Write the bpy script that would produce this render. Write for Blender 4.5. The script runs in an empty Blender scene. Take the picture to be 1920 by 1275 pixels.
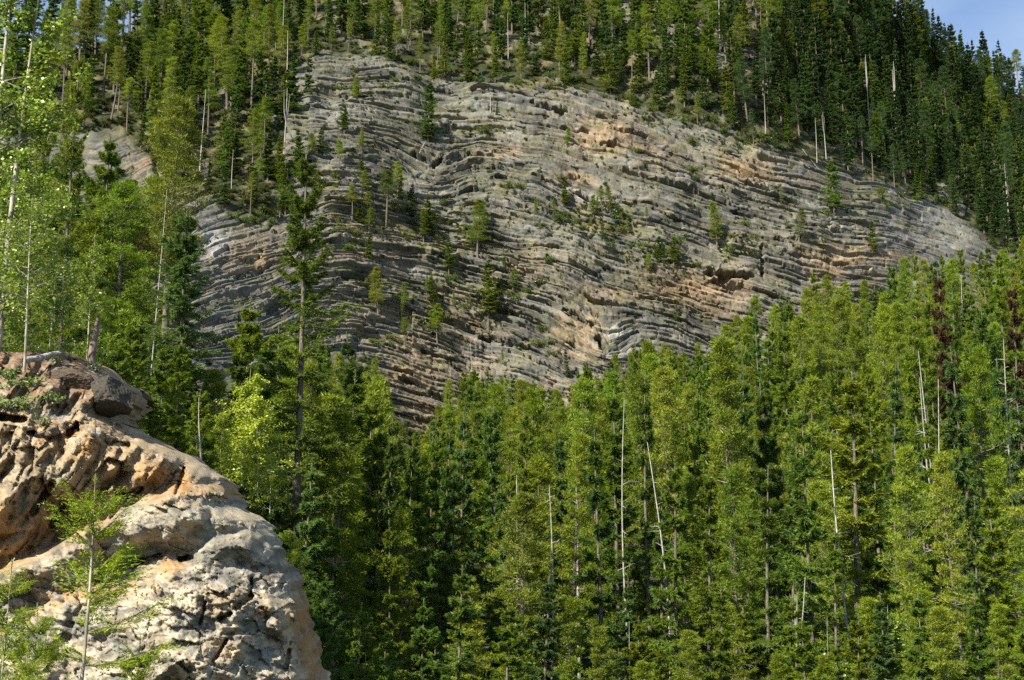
import bpy, math, random
import numpy as np
from mathutils import Vector

# ------------------------------------------------------------------ camera, sky, sun, exposure
scene = bpy.context.scene
COL = scene.collection
FPX, PCX, PCY = 2666.667, 960.0, 637.5          # focal length and centre in photo pixels (1920 x 1275)
PITCH = math.radians(12.0)
CAM = np.array([0.0, 0.0, 1.7])
cam = bpy.data.cameras.new('camera'); cam.sensor_width = 36.0; cam.lens = 50.0
cam.clip_start = 0.1; cam.clip_end = 4000.0
cam_o = bpy.data.objects.new('camera', cam); COL.objects.link(cam_o)
cam_o.location = CAM; cam_o.rotation_euler = (math.pi / 2 + PITCH, 0, 0)
scene.camera = cam_o

SUN_EL, SUN_AZ = math.radians(42.0), math.radians(-138.0)     # azimuth clockwise from +Y: behind and left of the camera
sun_dir = Vector((math.sin(SUN_AZ) * math.cos(SUN_EL), math.cos(SUN_AZ) * math.cos(SUN_EL), math.sin(SUN_EL)))
world = bpy.data.worlds.new('World'); scene.world = world; world.use_nodes = True
wn = world.node_tree; wn.nodes.clear()
w_out = wn.nodes.new('ShaderNodeOutputWorld'); w_bg = wn.nodes.new('ShaderNodeBackground')
w_sky = wn.nodes.new('ShaderNodeTexSky'); w_sky.sky_type = 'NISHITA'; w_sky.sun_disc = False
w_sky.sun_elevation = SUN_EL; w_sky.sun_rotation = SUN_AZ % (2 * math.pi)
w_sky.altitude = 1400; w_sky.air_density = 1.0; w_sky.dust_density = 0.15; w_sky.ozone_density = 1.0
w_bg.inputs['Strength'].default_value = 0.085
w_tc = wn.nodes.new('ShaderNodeTexCoord'); w_mp = wn.nodes.new('ShaderNodeMapping'); w_mp.inputs['Scale'].default_value = (3.0, 3.0, 9.0)
w_nz = wn.nodes.new('ShaderNodeTexNoise'); w_nz.inputs['Scale'].default_value = 1.6; w_nz.inputs['Detail'].default_value = 7
w_mr = wn.nodes.new('ShaderNodeMapRange'); w_mr.inputs[1].default_value = 0.38; w_mr.inputs[2].default_value = 0.75; w_mr.inputs[4].default_value = 0.42
w_mx = wn.nodes.new('ShaderNodeMix'); w_mx.data_type = 'RGBA'; w_mx.inputs[7].default_value = (4.6, 5.2, 5.6, 1)
wn.links.new(w_tc.outputs['Generated'], w_mp.inputs[0]); wn.links.new(w_mp.outputs[0], w_nz.inputs[0]); wn.links.new(w_nz.outputs[0], w_mr.inputs[0]); wn.links.new(w_mr.outputs[0], w_mx.inputs[0])
wn.links.new(w_sky.outputs[0], w_mx.inputs[6]); wn.links.new(w_mx.outputs[2], w_bg.inputs[0]); wn.links.new(w_bg.outputs[0], w_out.inputs[0])
sl = bpy.data.lights.new('sun', 'SUN'); sl.energy = 5.0; sl.angle = math.radians(0.53); sl.color = (1.0, 0.93, 0.80)
sun_o = bpy.data.objects.new('sun', sl); COL.objects.link(sun_o)
sun_o.rotation_euler = sun_dir.to_track_quat('Z', 'Y').to_euler(); sun_o.location = (0, -20, 60)
vs = scene.view_settings
vs.view_transform = 'Standard'; vs.look = 'None'; vs.gamma = 1.0; vs.use_curve_mapping = False; vs.exposure = 1.3
scene.cycles.max_bounces = 5; scene.cycles.diffuse_bounces = 3; scene.cycles.glossy_bounces = 1
scene.cycles.transmission_bounces = 3; scene.cycles.transparent_max_bounces = 4
scene.cycles.caustics_reflective = False; scene.cycles.caustics_refractive = False
scene.render.film_transparent = False
scene.cycles.use_denoising = False

# ------------------------------------------------------------------ numeric helpers
def lerp(a, b, t): return a + (b - a) * t
def sstep(a, b, x):
    t = np.clip((x - a) / (b - a), 0, 1); return t * t * (3 - 2 * t)
def hsh(ix, iy, seed):
    with np.errstate(over='ignore'):
        h = (np.asarray(ix).astype(np.int64) * 374761393 + np.asarray(iy).astype(np.int64) * 668265263 + seed * 1442695041) & 0xffffffff
        h = ((h ^ (h >> 13)) * 1274126177) & 0xffffffff
        h = ((h ^ (h >> 16)) * 2246822519) & 0xffffffff
        h = h ^ (h >> 15)
    return (h & 0xffffff) / float(0x1000000)
def vnoise(x, y, seed=0):
    ix = np.floor(x); iy = np.floor(y); fx = x - ix; fy = y - iy
    fx = fx * fx * fx * (fx * (fx * 6 - 15) + 10); fy = fy * fy * fy * (fy * (fy * 6 - 15) + 10)
    a = hsh(ix, iy, seed); b = hsh(ix + 1, iy, seed); c = hsh(ix, iy + 1, seed); d = hsh(ix + 1, iy + 1, seed)
    return (a + (b - a) * fx) * (1 - fy) + (c + (d - c) * fx) * fy
def fbm(x, y, seed=0, octv=4, gain=0.5):
    s = 0; a = 1; tot = 0
    for o in range(octv):
        s = s + a * vnoise(x * 2 ** o + 17.3 * o, y * 2 ** o - 9.1 * o, seed + o); tot += a; a *= gain
    return s / tot
def voro(x, y, seed=0):
    ix = np.floor(x); iy = np.floor(y)
    f1 = np.full(x.shape, 9.0); f2 = np.full(x.shape, 9.0); cx = np.zeros(x.shape); cy = np.zeros(x.shape); idx = np.zeros(x.shape); idy = np.zeros(x.shape)
    for dx in (-1, 0, 1):
        for dy in (-1, 0, 1):
            jx = ix + dx; jy = iy + dy
            px = jx + 0.1 + 0.8 * hsh(jx, jy, seed); py = jy + 0.1 + 0.8 * hsh(jx, jy, seed + 71)
            d = np.hypot(px - x, py - y)
            m = d < f1
            f2 = np.where(m, f1, np.minimum(f2, d))
            cx = np.where(m, px, cx); cy = np.where(m, py, cy); idx = np.where(m, jx, idx); idy = np.where(m, jy, idy)
            f1 = np.where(m, d, f1)
    return f1, f2, x - cx, y - cy, idx, idy
def facets(x, y, seed, tilt=1.0):
    """broken faces: every cell its own tilted plane"""
    f1, f2, dx, dy, ix, iy = voro(x, y, seed)
    return (hsh(ix, iy, seed + 5) - 0.5) + tilt * ((hsh(ix, iy, seed + 6) - 0.5) * dx + (hsh(ix, iy, seed + 7) - 0.5) * dy), f2 - f1
def trin(x, y, seed=0):
    """flat triangular faces meeting in creases"""
    s = (x + y) * .3660254; u = x + s; v = y + s; iu = np.floor(u); iv = np.floor(v); fu = u - iu; fv = v - iv
    up = fu > fv; a = hsh(iu, iv, seed); c = hsh(iu + 1, iv + 1, seed); b = np.where(up, hsh(iu + 1, iv, seed), hsh(iu, iv + 1, seed))
    hi = np.maximum(fu, fv); lo = np.minimum(fu, fv)
    return a * (1 - hi) + b * (hi - lo) + c * lo - .5
def blob(x, y, cx, cy, rx, ry, rot=0.0):
    c, s = math.cos(rot), math.sin(rot); dx = x - cx; dy = y - cy
    u = (dx * c + dy * s) / rx; v = (-dx * s + dy * c) / ry
    return np.exp(-(u * u + v * v))
def ray(px, py):
    a = (np.asarray(px, float) - PCX) / FPX; b = (PCY - np.asarray(py, float)) / FPX
    return a, math.cos(PITCH) - b * math.sin(PITCH), math.sin(PITCH) + b * math.cos(PITCH)
def at(px, py, Y):
    """the point at distance Y ahead that stands at that place of the photograph"""
    x, y, z = ray(px, py); k = np.asarray(Y, float) / y
    return np.stack([x * k + CAM[0], y * k + CAM[1], z * k + CAM[2]], -1)
def proj(P):
    P = np.asarray(P, float) - CAM; c, s = math.cos(PITCH), math.sin(PITCH)
    d = P[..., 1] * c + P[..., 2] * s; u = -P[..., 1] * s + P[..., 2] * c
    return PCX + FPX * P[..., 0] / d, PCY - FPX * u / d

# ------------------------------------------------------------------ mesh helpers
def mesh_np(name, V, F, mats, smooth=False, attrs=None, mat_idx=None, color=None):
    """V (n,3), F list of (m,k) index arrays"""
    me = bpy.data.meshes.new(name)
    Fs = F if isinstance(F, list) else [F]
    Fs = [f for f in Fs if len(f)]
    tot = sum(f.size for f in Fs); nf = sum(len(f) for f in Fs)
    me.vertices.add(len(V)); me.vertices.foreach_set('co', np.ascontiguousarray(V, dtype=np.float32).ravel())
    me.loops.add(tot); me.loops.foreach_set('vertex_index', np.concatenate([f.ravel() for f in Fs]).astype(np.int32))
    me.polygons.add(nf)
    starts = []; o = 0
    for f in Fs:
        k = f.shape[1]; starts.append(o + np.arange(len(f)) * k); o += f.size
    me.polygons.foreach_set('loop_start', np.concatenate(starts).astype(np.int32))
    if smooth: me.polygons.foreach_set('use_smooth', np.ones(nf, bool))
    if mat_idx is not None: me.polygons.foreach_set('material_index', mat_idx.astype(np.int32))
    for k, v in (attrs or {}).items():
        a = me.attributes.new(k, 'FLOAT', 'POINT'); a.data.foreach_set('value', v.astype(np.float32).ravel())
    if color is not None:
        a = me.attributes.new('col', 'FLOAT_COLOR', 'POINT')
        c = np.ones((len(V), 4), np.float32); c[:, :3] = color; a.data.foreach_set('color', c.ravel())
    for m in (mats if isinstance(mats, (list, tuple)) else [mats]): me.materials.append(m)
    me.update(calc_edges=True); me.validate()
    return me
def link(name, data, parent=None, color=None, loc=None):
    o = bpy.data.objects.new(name, data); COL.objects.link(o)
    if parent is not None: o.parent = parent
    if color is not None: o.color = (*color, 1.0)
    if loc is not None: o.location = loc
    return o
def tag(o, label=None, cat=None, group=None, kind=None):
    if label: o['label'] = label
    if cat: o['category'] = cat
    if group: o['group'] = group
    if kind: o['kind'] = kind
    return o
def grid_faces(nr, nc):
    i = np.arange(nr * nc).reshape(nr, nc)
    return np.stack([i[:-1, :-1].ravel(), i[1:, :-1].ravel(), i[1:, 1:].ravel(), i[:-1, 1:].ravel()], -1)
def tube(P, R, k=6, caps=True):
    """tapered tube along the polyline P with radii R"""
    P = np.asarray(P, float); n = len(P); R = np.asarray(R, float)
    T = np.gradient(P, axis=0); T /= np.linalg.norm(T, axis=1, keepdims=True) + 1e-9
    ref = np.where(np.abs(T[:, 2:3]) > 0.9, np.array([[1.0, 0, 0]]), np.array([[0, 0, 1.0]]))
    A = np.cross(T, ref); A /= np.linalg.norm(A, axis=1, keepdims=True) + 1e-9; B = np.cross(T, A)
    ang = np.arange(k) * 2 * math.pi / k
    V = P[:, None, :] + R[:, None, None] * (np.cos(ang)[None, :, None] * A[:, None, :] + np.sin(ang)[None, :, None] * B[:, None, :])
    i = np.arange(n * k).reshape(n, k); j = np.roll(i, -1, 1)
    F = np.stack([i[:-1].ravel(), j[:-1].ravel(), j[1:].ravel(), i[1:].ravel()], -1)
    return V.reshape(-1, 3), F
class Geo:
    def __init__(s): s.V = []; s.Q = []; s.T = []; s.A = []; s.n = 0
    def quad(s, V, F, a=0.5):
        s.V.append(V); s.Q.append(F + s.n); s.n += len(V); s.A.append(np.full(len(V), a) if np.isscalar(a) else a)
    def tri(s, V, F, a=0.5):
        s.V.append(V); s.T.append(F + s.n); s.n += len(V); s.A.append(np.full(len(V), a) if np.isscalar(a) else a)
    def tube(s, P, R, k=6, a=0.5): V, F = tube(P, R, k); s.quad(V, F, a)
    def build(s, name, mats, smooth=False):
        F = []
        if s.Q: F.append(np.concatenate(s.Q))
        if s.T: F.append(np.concatenate(s.T))
        return mesh_np(name, np.concatenate(s.V), F, mats, smooth, {'tone': np.concatenate(s.A)})
def blades(P, D, L, W, rng, N=None):
    """one pointed triangle per needle tuft; N: the way the spray faces"""
    n = len(P); D = D / (np.linalg.norm(D, axis=1, keepdims=True) + 1e-9)
    S = np.cross(D, rng.normal(size=(n, 3)) * (1.0 if N is None else .55) + (0 if N is None else N)); S /= np.linalg.norm(S, axis=1, keepdims=True) + 1e-9
    V = np.empty((n, 3, 3)); W = np.asarray(W).reshape(-1, 1); L = np.asarray(L).reshape(-1, 1)
    V[:, 0] = P - S * W / 2; V[:, 1] = P + S * W / 2; V[:, 2] = P + D * L
    return V.reshape(-1, 3), np.arange(3 * n).reshape(n, 3)

# ------------------------------------------------------------------ materials
def new_mat(name):
    m = bpy.data.materials.new(name); m.use_nodes = True; nt = m.node_tree; nt.nodes.clear()
    return m, nt, lambda t: nt.nodes.new(t), nt.links.new
def foliage_mat(name, transl=0.3, yellow=(1.35, 1.2, 0.75), gloss=0.06, fixed=None):
    m, nt, N, L = new_mat(name)
    out = N('ShaderNodeOutputMaterial'); oi = N('ShaderNodeObjectInfo'); at_ = N('ShaderNodeAttribute'); at_.attribute_name = 'tone'
    mul = N('ShaderNodeMix'); mul.data_type = 'RGBA'; mul.blend_type = 'MULTIPLY'; mul.inputs[0].default_value = 1.0
    ramp = N('ShaderNodeValToRGB'); ramp.color_ramp.elements[0].color = (0.62, 0.66, 0.62, 1); ramp.color_ramp.elements[1].color = (*yellow, 1)
    L(at_.outputs['Fac'], ramp.inputs[0]); L(ramp.outputs[0], mul.inputs[7])
    if fixed: mul.inputs[6].default_value = (*fixed, 1)
    else: L(oi.outputs['Color'], mul.inputs[6])
    d = N('ShaderNodeBsdfDiffuse'); t = N('ShaderNodeBsdfTranslucent'); g = N('ShaderNodeBsdfGlossy'); g.inputs['Roughness'].default_value = 0.45
    L(mul.outputs[2], d.inputs[0]); L(mul.outputs[2], t.inputs[0])
    mx = N('ShaderNodeMixShader'); mx.inputs[0].default_value = transl; L(d.outputs[0], mx.inputs[1]); L(t.outputs[0], mx.inputs[2])
    mg = N('ShaderNodeMixShader'); mg.inputs[0].default_value = gloss; L(mx.outputs[0], mg.inputs[1]); L(g.outputs[0], mg.inputs[2])
    g.inputs[0].default_value = (0.6, 0.65, 0.5, 1)
    L(mg.outputs[0], out.inputs[0]); return m
def bark_mat(name, c0, c1, scale=3.0):
    m, nt, N, L = new_mat(name)
    out = N('ShaderNodeOutputMaterial'); b = N('ShaderNodeBsdfPrincipled'); tc = N('ShaderNodeTexCoord'); mp = N('ShaderNodeMapping')
    mp.inputs['Scale'].default_value = (scale * 3, scale * 3, scale); n = N('ShaderNodeTexNoise'); n.inputs['Scale'].default_value = 2.0; n.inputs['Detail'].default_value = 5
    r = N('ShaderNodeValToRGB'); r.color_ramp.elements[0].position = 0.35; r.color_ramp.elements[1].position = 0.65
    r.color_ramp.elements[0].color = (*c0, 1); r.color_ramp.elements[1].color = (*c1, 1)
    L(tc.outputs['Object'], mp.inputs[0]); L(mp.outputs[0], n.inputs[0]); L(n.outputs[0], r.inputs[0]); L(r.outputs[0], b.inputs['Base Color'])
    b.inputs['Roughness'].default_value = 0.9; b.inputs['Specular IOR Level'].default_value = 0.15
    L(b.outputs[0], out.inputs[0]); return m
def rock_mat(name, scale, lo=0.78, hi=1.2, bump=0.25, obj_col=False):
    """colour of the stone from the mesh (beds, stains), mineral grain from noise"""
    m, nt, N, L = new_mat(name)
    out = N('ShaderNodeOutputMaterial'); b = N('ShaderNodeBsdfPrincipled'); tc = N('ShaderNodeTexCoord')
    if obj_col: src = N('ShaderNodeObjectInfo').outputs['Color']
    else:
        a = N('ShaderNodeAttribute'); a.attribute_name = 'col'; src = a.outputs['Color']
    n1 = N('ShaderNodeTexNoise'); n1.inputs['Scale'].default_value = scale; n1.inputs['Detail'].default_value = 8; n1.inputs['Roughness'].default_value = 0.7
    n2 = N('ShaderNodeTexNoise'); n2.inputs['Scale'].default_value = scale * 0.17; n2.inputs['Detail'].default_value = 5
    L(tc.outputs['Object'], n1.inputs[0]); L(tc.outputs['Object'], n2.inputs[0])
    add = N('ShaderNodeMath'); add.operation = 'ADD'; L(n1.outputs[0], add.inputs[0]); L(n2.outputs[0], add.inputs[1])
    r = N('ShaderNodeMapRange'); r.inputs[1].default_value = 0.7; r.inputs[2].default_value = 1.3; r.inputs[3].default_value = lo; r.inputs[4].default_value = hi
    L(add.outputs[0], r.inputs[0])
    mul = N('ShaderNodeMix'); mul.data_type = 'RGBA'; mul.blend_type = 'MULTIPLY'; mul.inputs[0].default_value = 1.0
    L(src, mul.inputs[6]); L(r.outputs[0], mul.inputs[7]); L(mul.outputs[2], b.inputs['Base Color'])
    bp = N('ShaderNodeBump'); bp.inputs['Strength'].default_value = bump; bp.inputs['Distance'].default_value = 0.6 / scale
    L(n1.outputs[0], bp.inputs['Height']); L(bp.outputs[0], b.inputs['Normal'])
    b.inputs['Roughness'].default_value = 0.95; b.inputs['Specular IOR Level'].default_value = 0.1
    L(b.outputs[0], out.inputs[0]); return m
def ground_mat(name):
    m, nt, N, L = new_mat(name)
    out = N('ShaderNodeOutputMaterial'); b = N('ShaderNodeBsdfPrincipled'); tc = N('ShaderNodeTexCoord')
    n = N('ShaderNodeTexNoise'); n.inputs['Scale'].default_value = 1.7; n.inputs['Detail'].default_value = 12; L(tc.outputs['Object'], n.inputs[0])
    r = N('ShaderNodeValToRGB'); e = r.color_ramp.elements; e[0].position = 0.3; e[0].color = (0.018, 0.026, 0.008, 1); e[1].position = 0.7; e[1].color = (0.06, 0.045, 0.027, 1)
    k = e.new(0.5); k.color = (0.03, 0.04, 0.012, 1)
    L(n.outputs[0], r.inputs[0]); L(r.outputs[0], b.inputs['Base Color']); b.inputs['Roughness'].default_value = 1.0
    L(b.outputs[0], out.inputs[0]); return m
M = {
    'needles': foliage_mat('needles', 0.34, gloss=0.02), 'leaves': foliage_mat('leaves', 0.42, (1.5, 1.3, 0.8), 0.08),
    'bark': bark_mat('bark', (0.06, 0.048, 0.036), (0.17, 0.145, 0.115)), 'deadwood': bark_mat('deadwood', (0.17, 0.155, 0.135), (0.38, 0.355, 0.32)),
    'aspen_bark': bark_mat('aspen_bark', (0.16, 0.135, 0.10), (0.46, 0.42, 0.34), 1.5), 'twig': bark_mat('twig', (0.12, 0.105, 0.085), (0.30, 0.275, 0.24)),
    'stump': bark_mat('stump', (0.10, 0.07, 0.055), (0.30, 0.23, 0.18), 2.0),
    'cliff': rock_mat('cliff_rock', 1.8, .66, 1.3, .8), 'slab': rock_mat('slab_rock', 1.8, .66, 1.3, .8, obj_col=True),
    'outcrop': rock_mat('outcrop_rock', 16.0, 0.66, 1.28, 1.0), 'stone': rock_mat('stone_rock', 16.0, 0.66, 1.28, 1.0, obj_col=True),
    'ground': ground_mat('forest_floor'),
}

# ------------------------------------------------------------------ the lay of the land
def ground_z(X, Y):
    X = np.asarray(X, float); Y = np.asarray(Y, float)
    z = -4.0 * sstep(4, 30, Y)
    z = z + 0.262 * 12.0 * np.logaddexp(0, (Y - 88) / 12.0)
    left = sstep(2, 26, -X - 0.04 * Y) * sstep(26, 62, Y) * 13.0
    right = sstep(10, 75, X) * sstep(70, 170, Y) * 12.0
    z = z + left + right + (fbm(X / 14.0, Y / 14.0, 5, 3) - 0.5) * 2.4 * sstep(10, 60, Y)
    return z
def build_ground():
    xs = np.concatenate([np.linspace(-700, -130, 24), np.linspace(-125, 150, 140), np.linspace(155, 700, 24)])
    ys = np.concatenate([np.linspace(-300, -4, 20), np.linspace(0, 300, 150), np.linspace(306, 900, 20)])
    X, Y = np.meshgrid(xs, ys)
    Z = ground_z(X, np.minimum(Y, 285))
    Z = Z - sstep(255, 330, Y) * 60          # it dives under the mountainside
    V = np.stack([X, Y, Z], -1).reshape(-1, 3)
    o = link('ground', mesh_np('ground', V, grid_faces(len(ys), len(xs)), M['ground'], True)); tag(o, kind='structure')
build_ground()

# distance of the mountainside: control points (photo x, photo y, metres ahead)
HILL = [(-300, 900, 150), (0, 800, 165), (300, 780, 190), (520, 780, 205), (760, 800, 232), (1100, 800, 244), (1400, 800, 254), (1700, 800, 264), (2000, 800, 272), (2300, 800, 290),
        (-300, 500, 185), (0, 480, 200), (300, 480, 216), (520, 500, 233), (760, 500, 258), (1100, 500, 267), (1400, 500, 273), (1650, 480, 292), (1850, 470, 345), (2000, 450, 400), (2300, 450, 480),
        (520, 120, 288), (760, 130, 298), (1000, 150, 302), (1200, 195, 303), (1450, 270, 306), (1650, 335, 334), (1800, 400, 370),
        (-300, 200, 232), (0, 230, 246), (230, 240, 253), (400, 250, 266),
        (-300, 0, 290), (0, 90, 285), (200, 60, 302), (500, 0, 332), (800, 0, 343), (1100, 0, 347), (1400, 0, 352), (1480, 100, 347), (1600, 150, 388), (1750, 200, 460), (1900, 260, 545), (2100, 330, 640),
        (0, -250, 390), (500, -250, 405), (1000, -250, 415), (1400, -250, 420), (1700, 0, 470), (1900, 620, 312), (2200, 620, 350), (-300, -250, 380), (2300, 200, 760)]
_H = np.array(HILL, float); _HX = _H[:, :2] / 400.0
def _tps(d2): return 0.5 * d2 * np.log(d2 + 1e-9)
_n = len(_H); _d2 = ((_HX[:, None] - _HX[None]) ** 2).sum(-1)
_A = np.zeros((_n + 3, _n + 3)); _A[:_n, :_n] = _tps(_d2) + np.eye(_n) * 0.02
_A[:_n, _n] = 1; _A[:_n, _n + 1:] = _HX; _A[_n, :_n] = 1; _A[_n + 1:, :_n] = _HX.T
_W = np.linalg.solve(_A, np.concatenate([_H[:, 2], np.zeros(3)]))
def hill_y(px, py):
    x = np.asarray(px, float) / 400.0; y = np.asarray(py, float) / 400.0
    s = _W[_n] + _W[_n + 1] * x + _W[_n + 2] * y
    for k in range(_n): s = s + _W[k] * _tps((x - _HX[k, 0]) ** 2 + (y - _HX[k, 1]) ** 2)
    return s
RIDGE = np.array([(-500, 110), (60, 100), (160, 85), (240, 60), (300, -20), (400, -120), (600, -250), (1500, -250), (1610, -90), (1680, 35), (1770, 108), (1860, 162), (1920, 180), (2100, 300), (2400, 400)], float)
def ridge_py(px): return np.interp(px, RIDGE[:, 0], RIDGE[:, 1])
TOPLINE = np.array([(-400, 260), (0, 250), (230, 245), (300, 330), (400, 382), (500, 415), (528, 400), (545, 130), (600, 98), (760, 130), (900, 152), (1050, 160), (1150, 190), (1300, 228), (1450, 268), (1560, 312), (1700, 352), (1800, 410), (1860, 470), (2300, 600)], float)
def top_py(px): return np.interp(px, TOPLINE[:, 0], TOPLINE[:, 1])

# dip of the beds: (photo x, photo y, slope down to the right)
DIP = np.array([(600, 150, 0), (700, 150, -.08), (860, 150, .02), (1000, 165, .3), (1100, 190, .35), (1200, 230, .34), (1400, 290, .42), (1550, 380, .3), (1700, 400, .42), (1760, 440, .5),
    (600, 220, .1), (700, 250, .15), (780, 290, .5), (810, 305, .65), (838, 300, -.5), (860, 290, -.38), (900, 285, 0), (950, 300, .36), (1050, 320, .3), (1150, 350, .4),
    (700, 330, .1), (760, 330, .4), (830, 350, -.25), (870, 340, -.28), (905, 340, .1), (960, 350, .42), (1030, 375, .5), (1120, 400, .3), (1180, 390, 0), (1250, 385, .15), (1400, 370, .3),
    (1000, 230, .35), (1100, 255, .25), (1200, 260, .3), (1300, 300, .3), (950, 420, .25), (1000, 440, .2), (1300, 430, .1), (1250, 470, .2), (1400, 480, .3), (1500, 440, .1), (1600, 470, .05), (1650, 480, .1),
    (980, 500, .35), (1080, 510, .5), (1150, 560, .35), (1250, 555, .05), (1300, 540, .35), (1370, 570, .4), (1290, 580, .5), (700, 480, .05), (780, 520, .15), (850, 470, .2), (700, 560, .2),
    (900, 590, .3), (850, 560, .4), (950, 640, .4), (1050, 620, .6), (1110, 650, .9), (1160, 650, -.5), (1180, 630, -.3), (750, 660, .3), (820, 680, .35), (760, 780, .2), (1000, 690, .4),
    (380, 430, -.6), (440, 440, -.38), (500, 450, -.22), (430, 520, -.5), (500, 520, -.36), (420, 600, -.5), (480, 640, -.45), (430, 690, -.4), (560, 560, -.2), (280, 310, -.6), (260, 280, -.5), (1250, 60, .3), (1400, 40, .3), (1000, 40, .1)], float)
def dip(px, py):
    w = 0; s = 0
    for x, y, m in DIP:
        d2 = ((px - x) / 1.0) ** 2 + ((py - y) / 0.7) ** 2
        k = 1.0 / (d2 + 260.0) ** 1.6; w = w + k; s = s + k * m
    return s / w
def solve_strata():
    """bed coordinate s: constant along each bed"""
    h = 20.0; xs = np.arange(180, 1861, h); ys = np.arange(20, 841, h); nx, ny = len(xs), len(ys)
    N = nx * ny; rows = []
    A = np.zeros((N, N)); b = np.zeros(N)
    X, Y = np.meshgrid((xs[:-1] + xs[1:]) / 2, (ys[:-1] + ys[1:]) / 2); m = dip(X, Y)
    idx = np.arange(N).reshape(ny, nx)
    i00, i01, i10, i11 = idx[:-1, :-1].ravel(), idx[:-1, 1:].ravel(), idx[1:, :-1].ravel(), idx[1:, 1:].ravel(); m = m.ravel()
    def add(cols, coefs, rhs, w):
        for p, cp in zip(cols, coefs):
            for q, cq in zip(cols, coefs): np.add.at(A, (p, q), w * cp * cq)
            np.add.at(b, p, w * cp * rhs)
    one = np.ones_like(m); c = 0.5 / h; cols = (i00, i01, i10, i11)
    add(cols, (-c * one - m * c, c * one - m * c, -c * one + m * c, c * one + m * c), 0.0, 1.0)
    add(cols, (-c * one, -c * one, c * one, c * one), 1.0, 0.12)
    add(cols, (one / h, -one / h, -one / h, one / h), 0.0, 0.35)      # no chequered mode
    A[0, 0] += 1e-6; A += np.eye(N) * 1e-9
    s = np.linalg.solve(A, b).reshape(ny, nx)
    return xs, ys, s - s[0].mean()
SX, SY, SS = solve_strata()
def strata(px, py):
    fx = np.clip((px - SX[0]) / 20.0, 0, len(SX) - 1.001); fy = np.clip((py - SY[0]) / 20.0, 0, len(SY) - 1.001)
    ix = fx.astype(int); iy = fy.astype(int); tx = fx - ix; ty = fy - iy
    s = (SS[iy, ix] * (1 - tx) + SS[iy, ix + 1] * tx) * (1 - ty) + (SS[iy + 1, ix] * (1 - tx) + SS[iy + 1, ix + 1] * tx) * ty
    return s + (py - np.clip(py, SY[0], SY[-1]))
# dark overhangs and clefts seen on the face: x0, y0, x1, y1, half thickness, depth in metres
NOTCH = [(998, 192, 1022, 210, 4, 1.6), (1022, 206, 1052, 220, 4, 1.6), (1055, 250, 1100, 253, 3, 1.0), (1130, 275, 1150, 278, 5, 1.6), (1060, 180, 1100, 186, 2, .8), (1150, 252, 1210, 262, 2.5, 1.0),
         (735, 148, 765, 154, 2.5, 1.0), (808, 158, 850, 160, 2.5, 1.0), (775, 283, 812, 302, 3.5, 1.4), (812, 305, 826, 292, 6, 2.0), (826, 300, 880, 284, 3, 1.2), (880, 284, 905, 290, 2, .7), (835, 364, 885, 350, 3, 1.2),
         (915, 312, 945, 322, 2, .9), (1000, 340, 1050, 356, 3, 1.1), (1075, 332, 1085, 334, 5, 1.3), (1080, 365, 1130, 390, 3, 1.1), (1402, 338, 1428, 346, 5, 1.5), (1360, 352, 1400, 360, 2.5, .9),
         (1330, 508, 1400, 520, 8, 2.6), (1340, 522, 1385, 535, 6, 2.2), (1430, 460, 1432, 515, 5, 1.3), (1240, 492, 1300, 500, 3, 1.2), (1455, 446, 1500, 448, 3, 1.0), (1550, 485, 1600, 490, 3, 1.0),
         (1380, 392, 1412, 402, 3, 1.0), (1005, 465, 1045, 470, 3, .9), (955, 505, 1000, 518, 3, 1.0), (935, 580, 970, 590, 5, 1.6), (900, 628, 950, 640, 4, 1.4), (945, 645, 990, 655, 4, 1.4), (1120, 640, 1135, 668, 6, 2.2), (1060, 585, 1110, 615, 3, 1.2),
         (722, 646, 760, 655, 3, 1.0), (740, 690, 770, 700, 3, 1.0), (750, 710, 772, 716, 5, 1.5), (810, 735, 830, 742, 6, 1.6), (790, 655, 850, 668, 3, 1.0), (500, 572, 522, 558, 5, 1.5), (470, 508, 500, 492, 3, 1.0), (440, 520, 455, 511, 3, 1.0), (405, 480, 425, 466, 3, 1.2),
         (450, 485, 480, 474, 3, 1.0), (405, 640, 470, 612, 4, 1.2), (420, 690, 470, 676, 3, 1.0), (1200, 560, 1270, 566, 2.5, .8), (1150, 380, 1180, 392, 3, 1.0), (1560, 410, 1600, 418, 3, .9), (640, 210, 690, 214, 2.5, .8), (600, 175, 640, 178, 2, .7), (295, 300, 300, 340, 6, 2.0)]
_BT = {}
def bed_tables(seed):
    if seed not in _BT: _BT[seed] = _bed_tables(seed)
    return _BT[seed]
def _bed_tables(seed):
    rng = np.random.default_rng(seed); edges = [-400.0]
    while edges[-1] < 1300: edges.append(edges[-1] + rng.choice([4.2, 5.8, 7.8, 10.5, 15, 25], p=[.22, .24, .22, .16, .1, .06]) * rng.uniform(.8, 1.25))
    return np.array(edges), rng.random(len(edges))
def warped_strata(px, py):
    s0 = strata(px, py)
    return s0 + (fbm(px / 80, py / 80, 11, 2) - .5) * 10 + (vnoise(px / 30, py / 18, 12) - .5) * 2.6 + trin(px / 14, py / 8, 13) * .6
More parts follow.
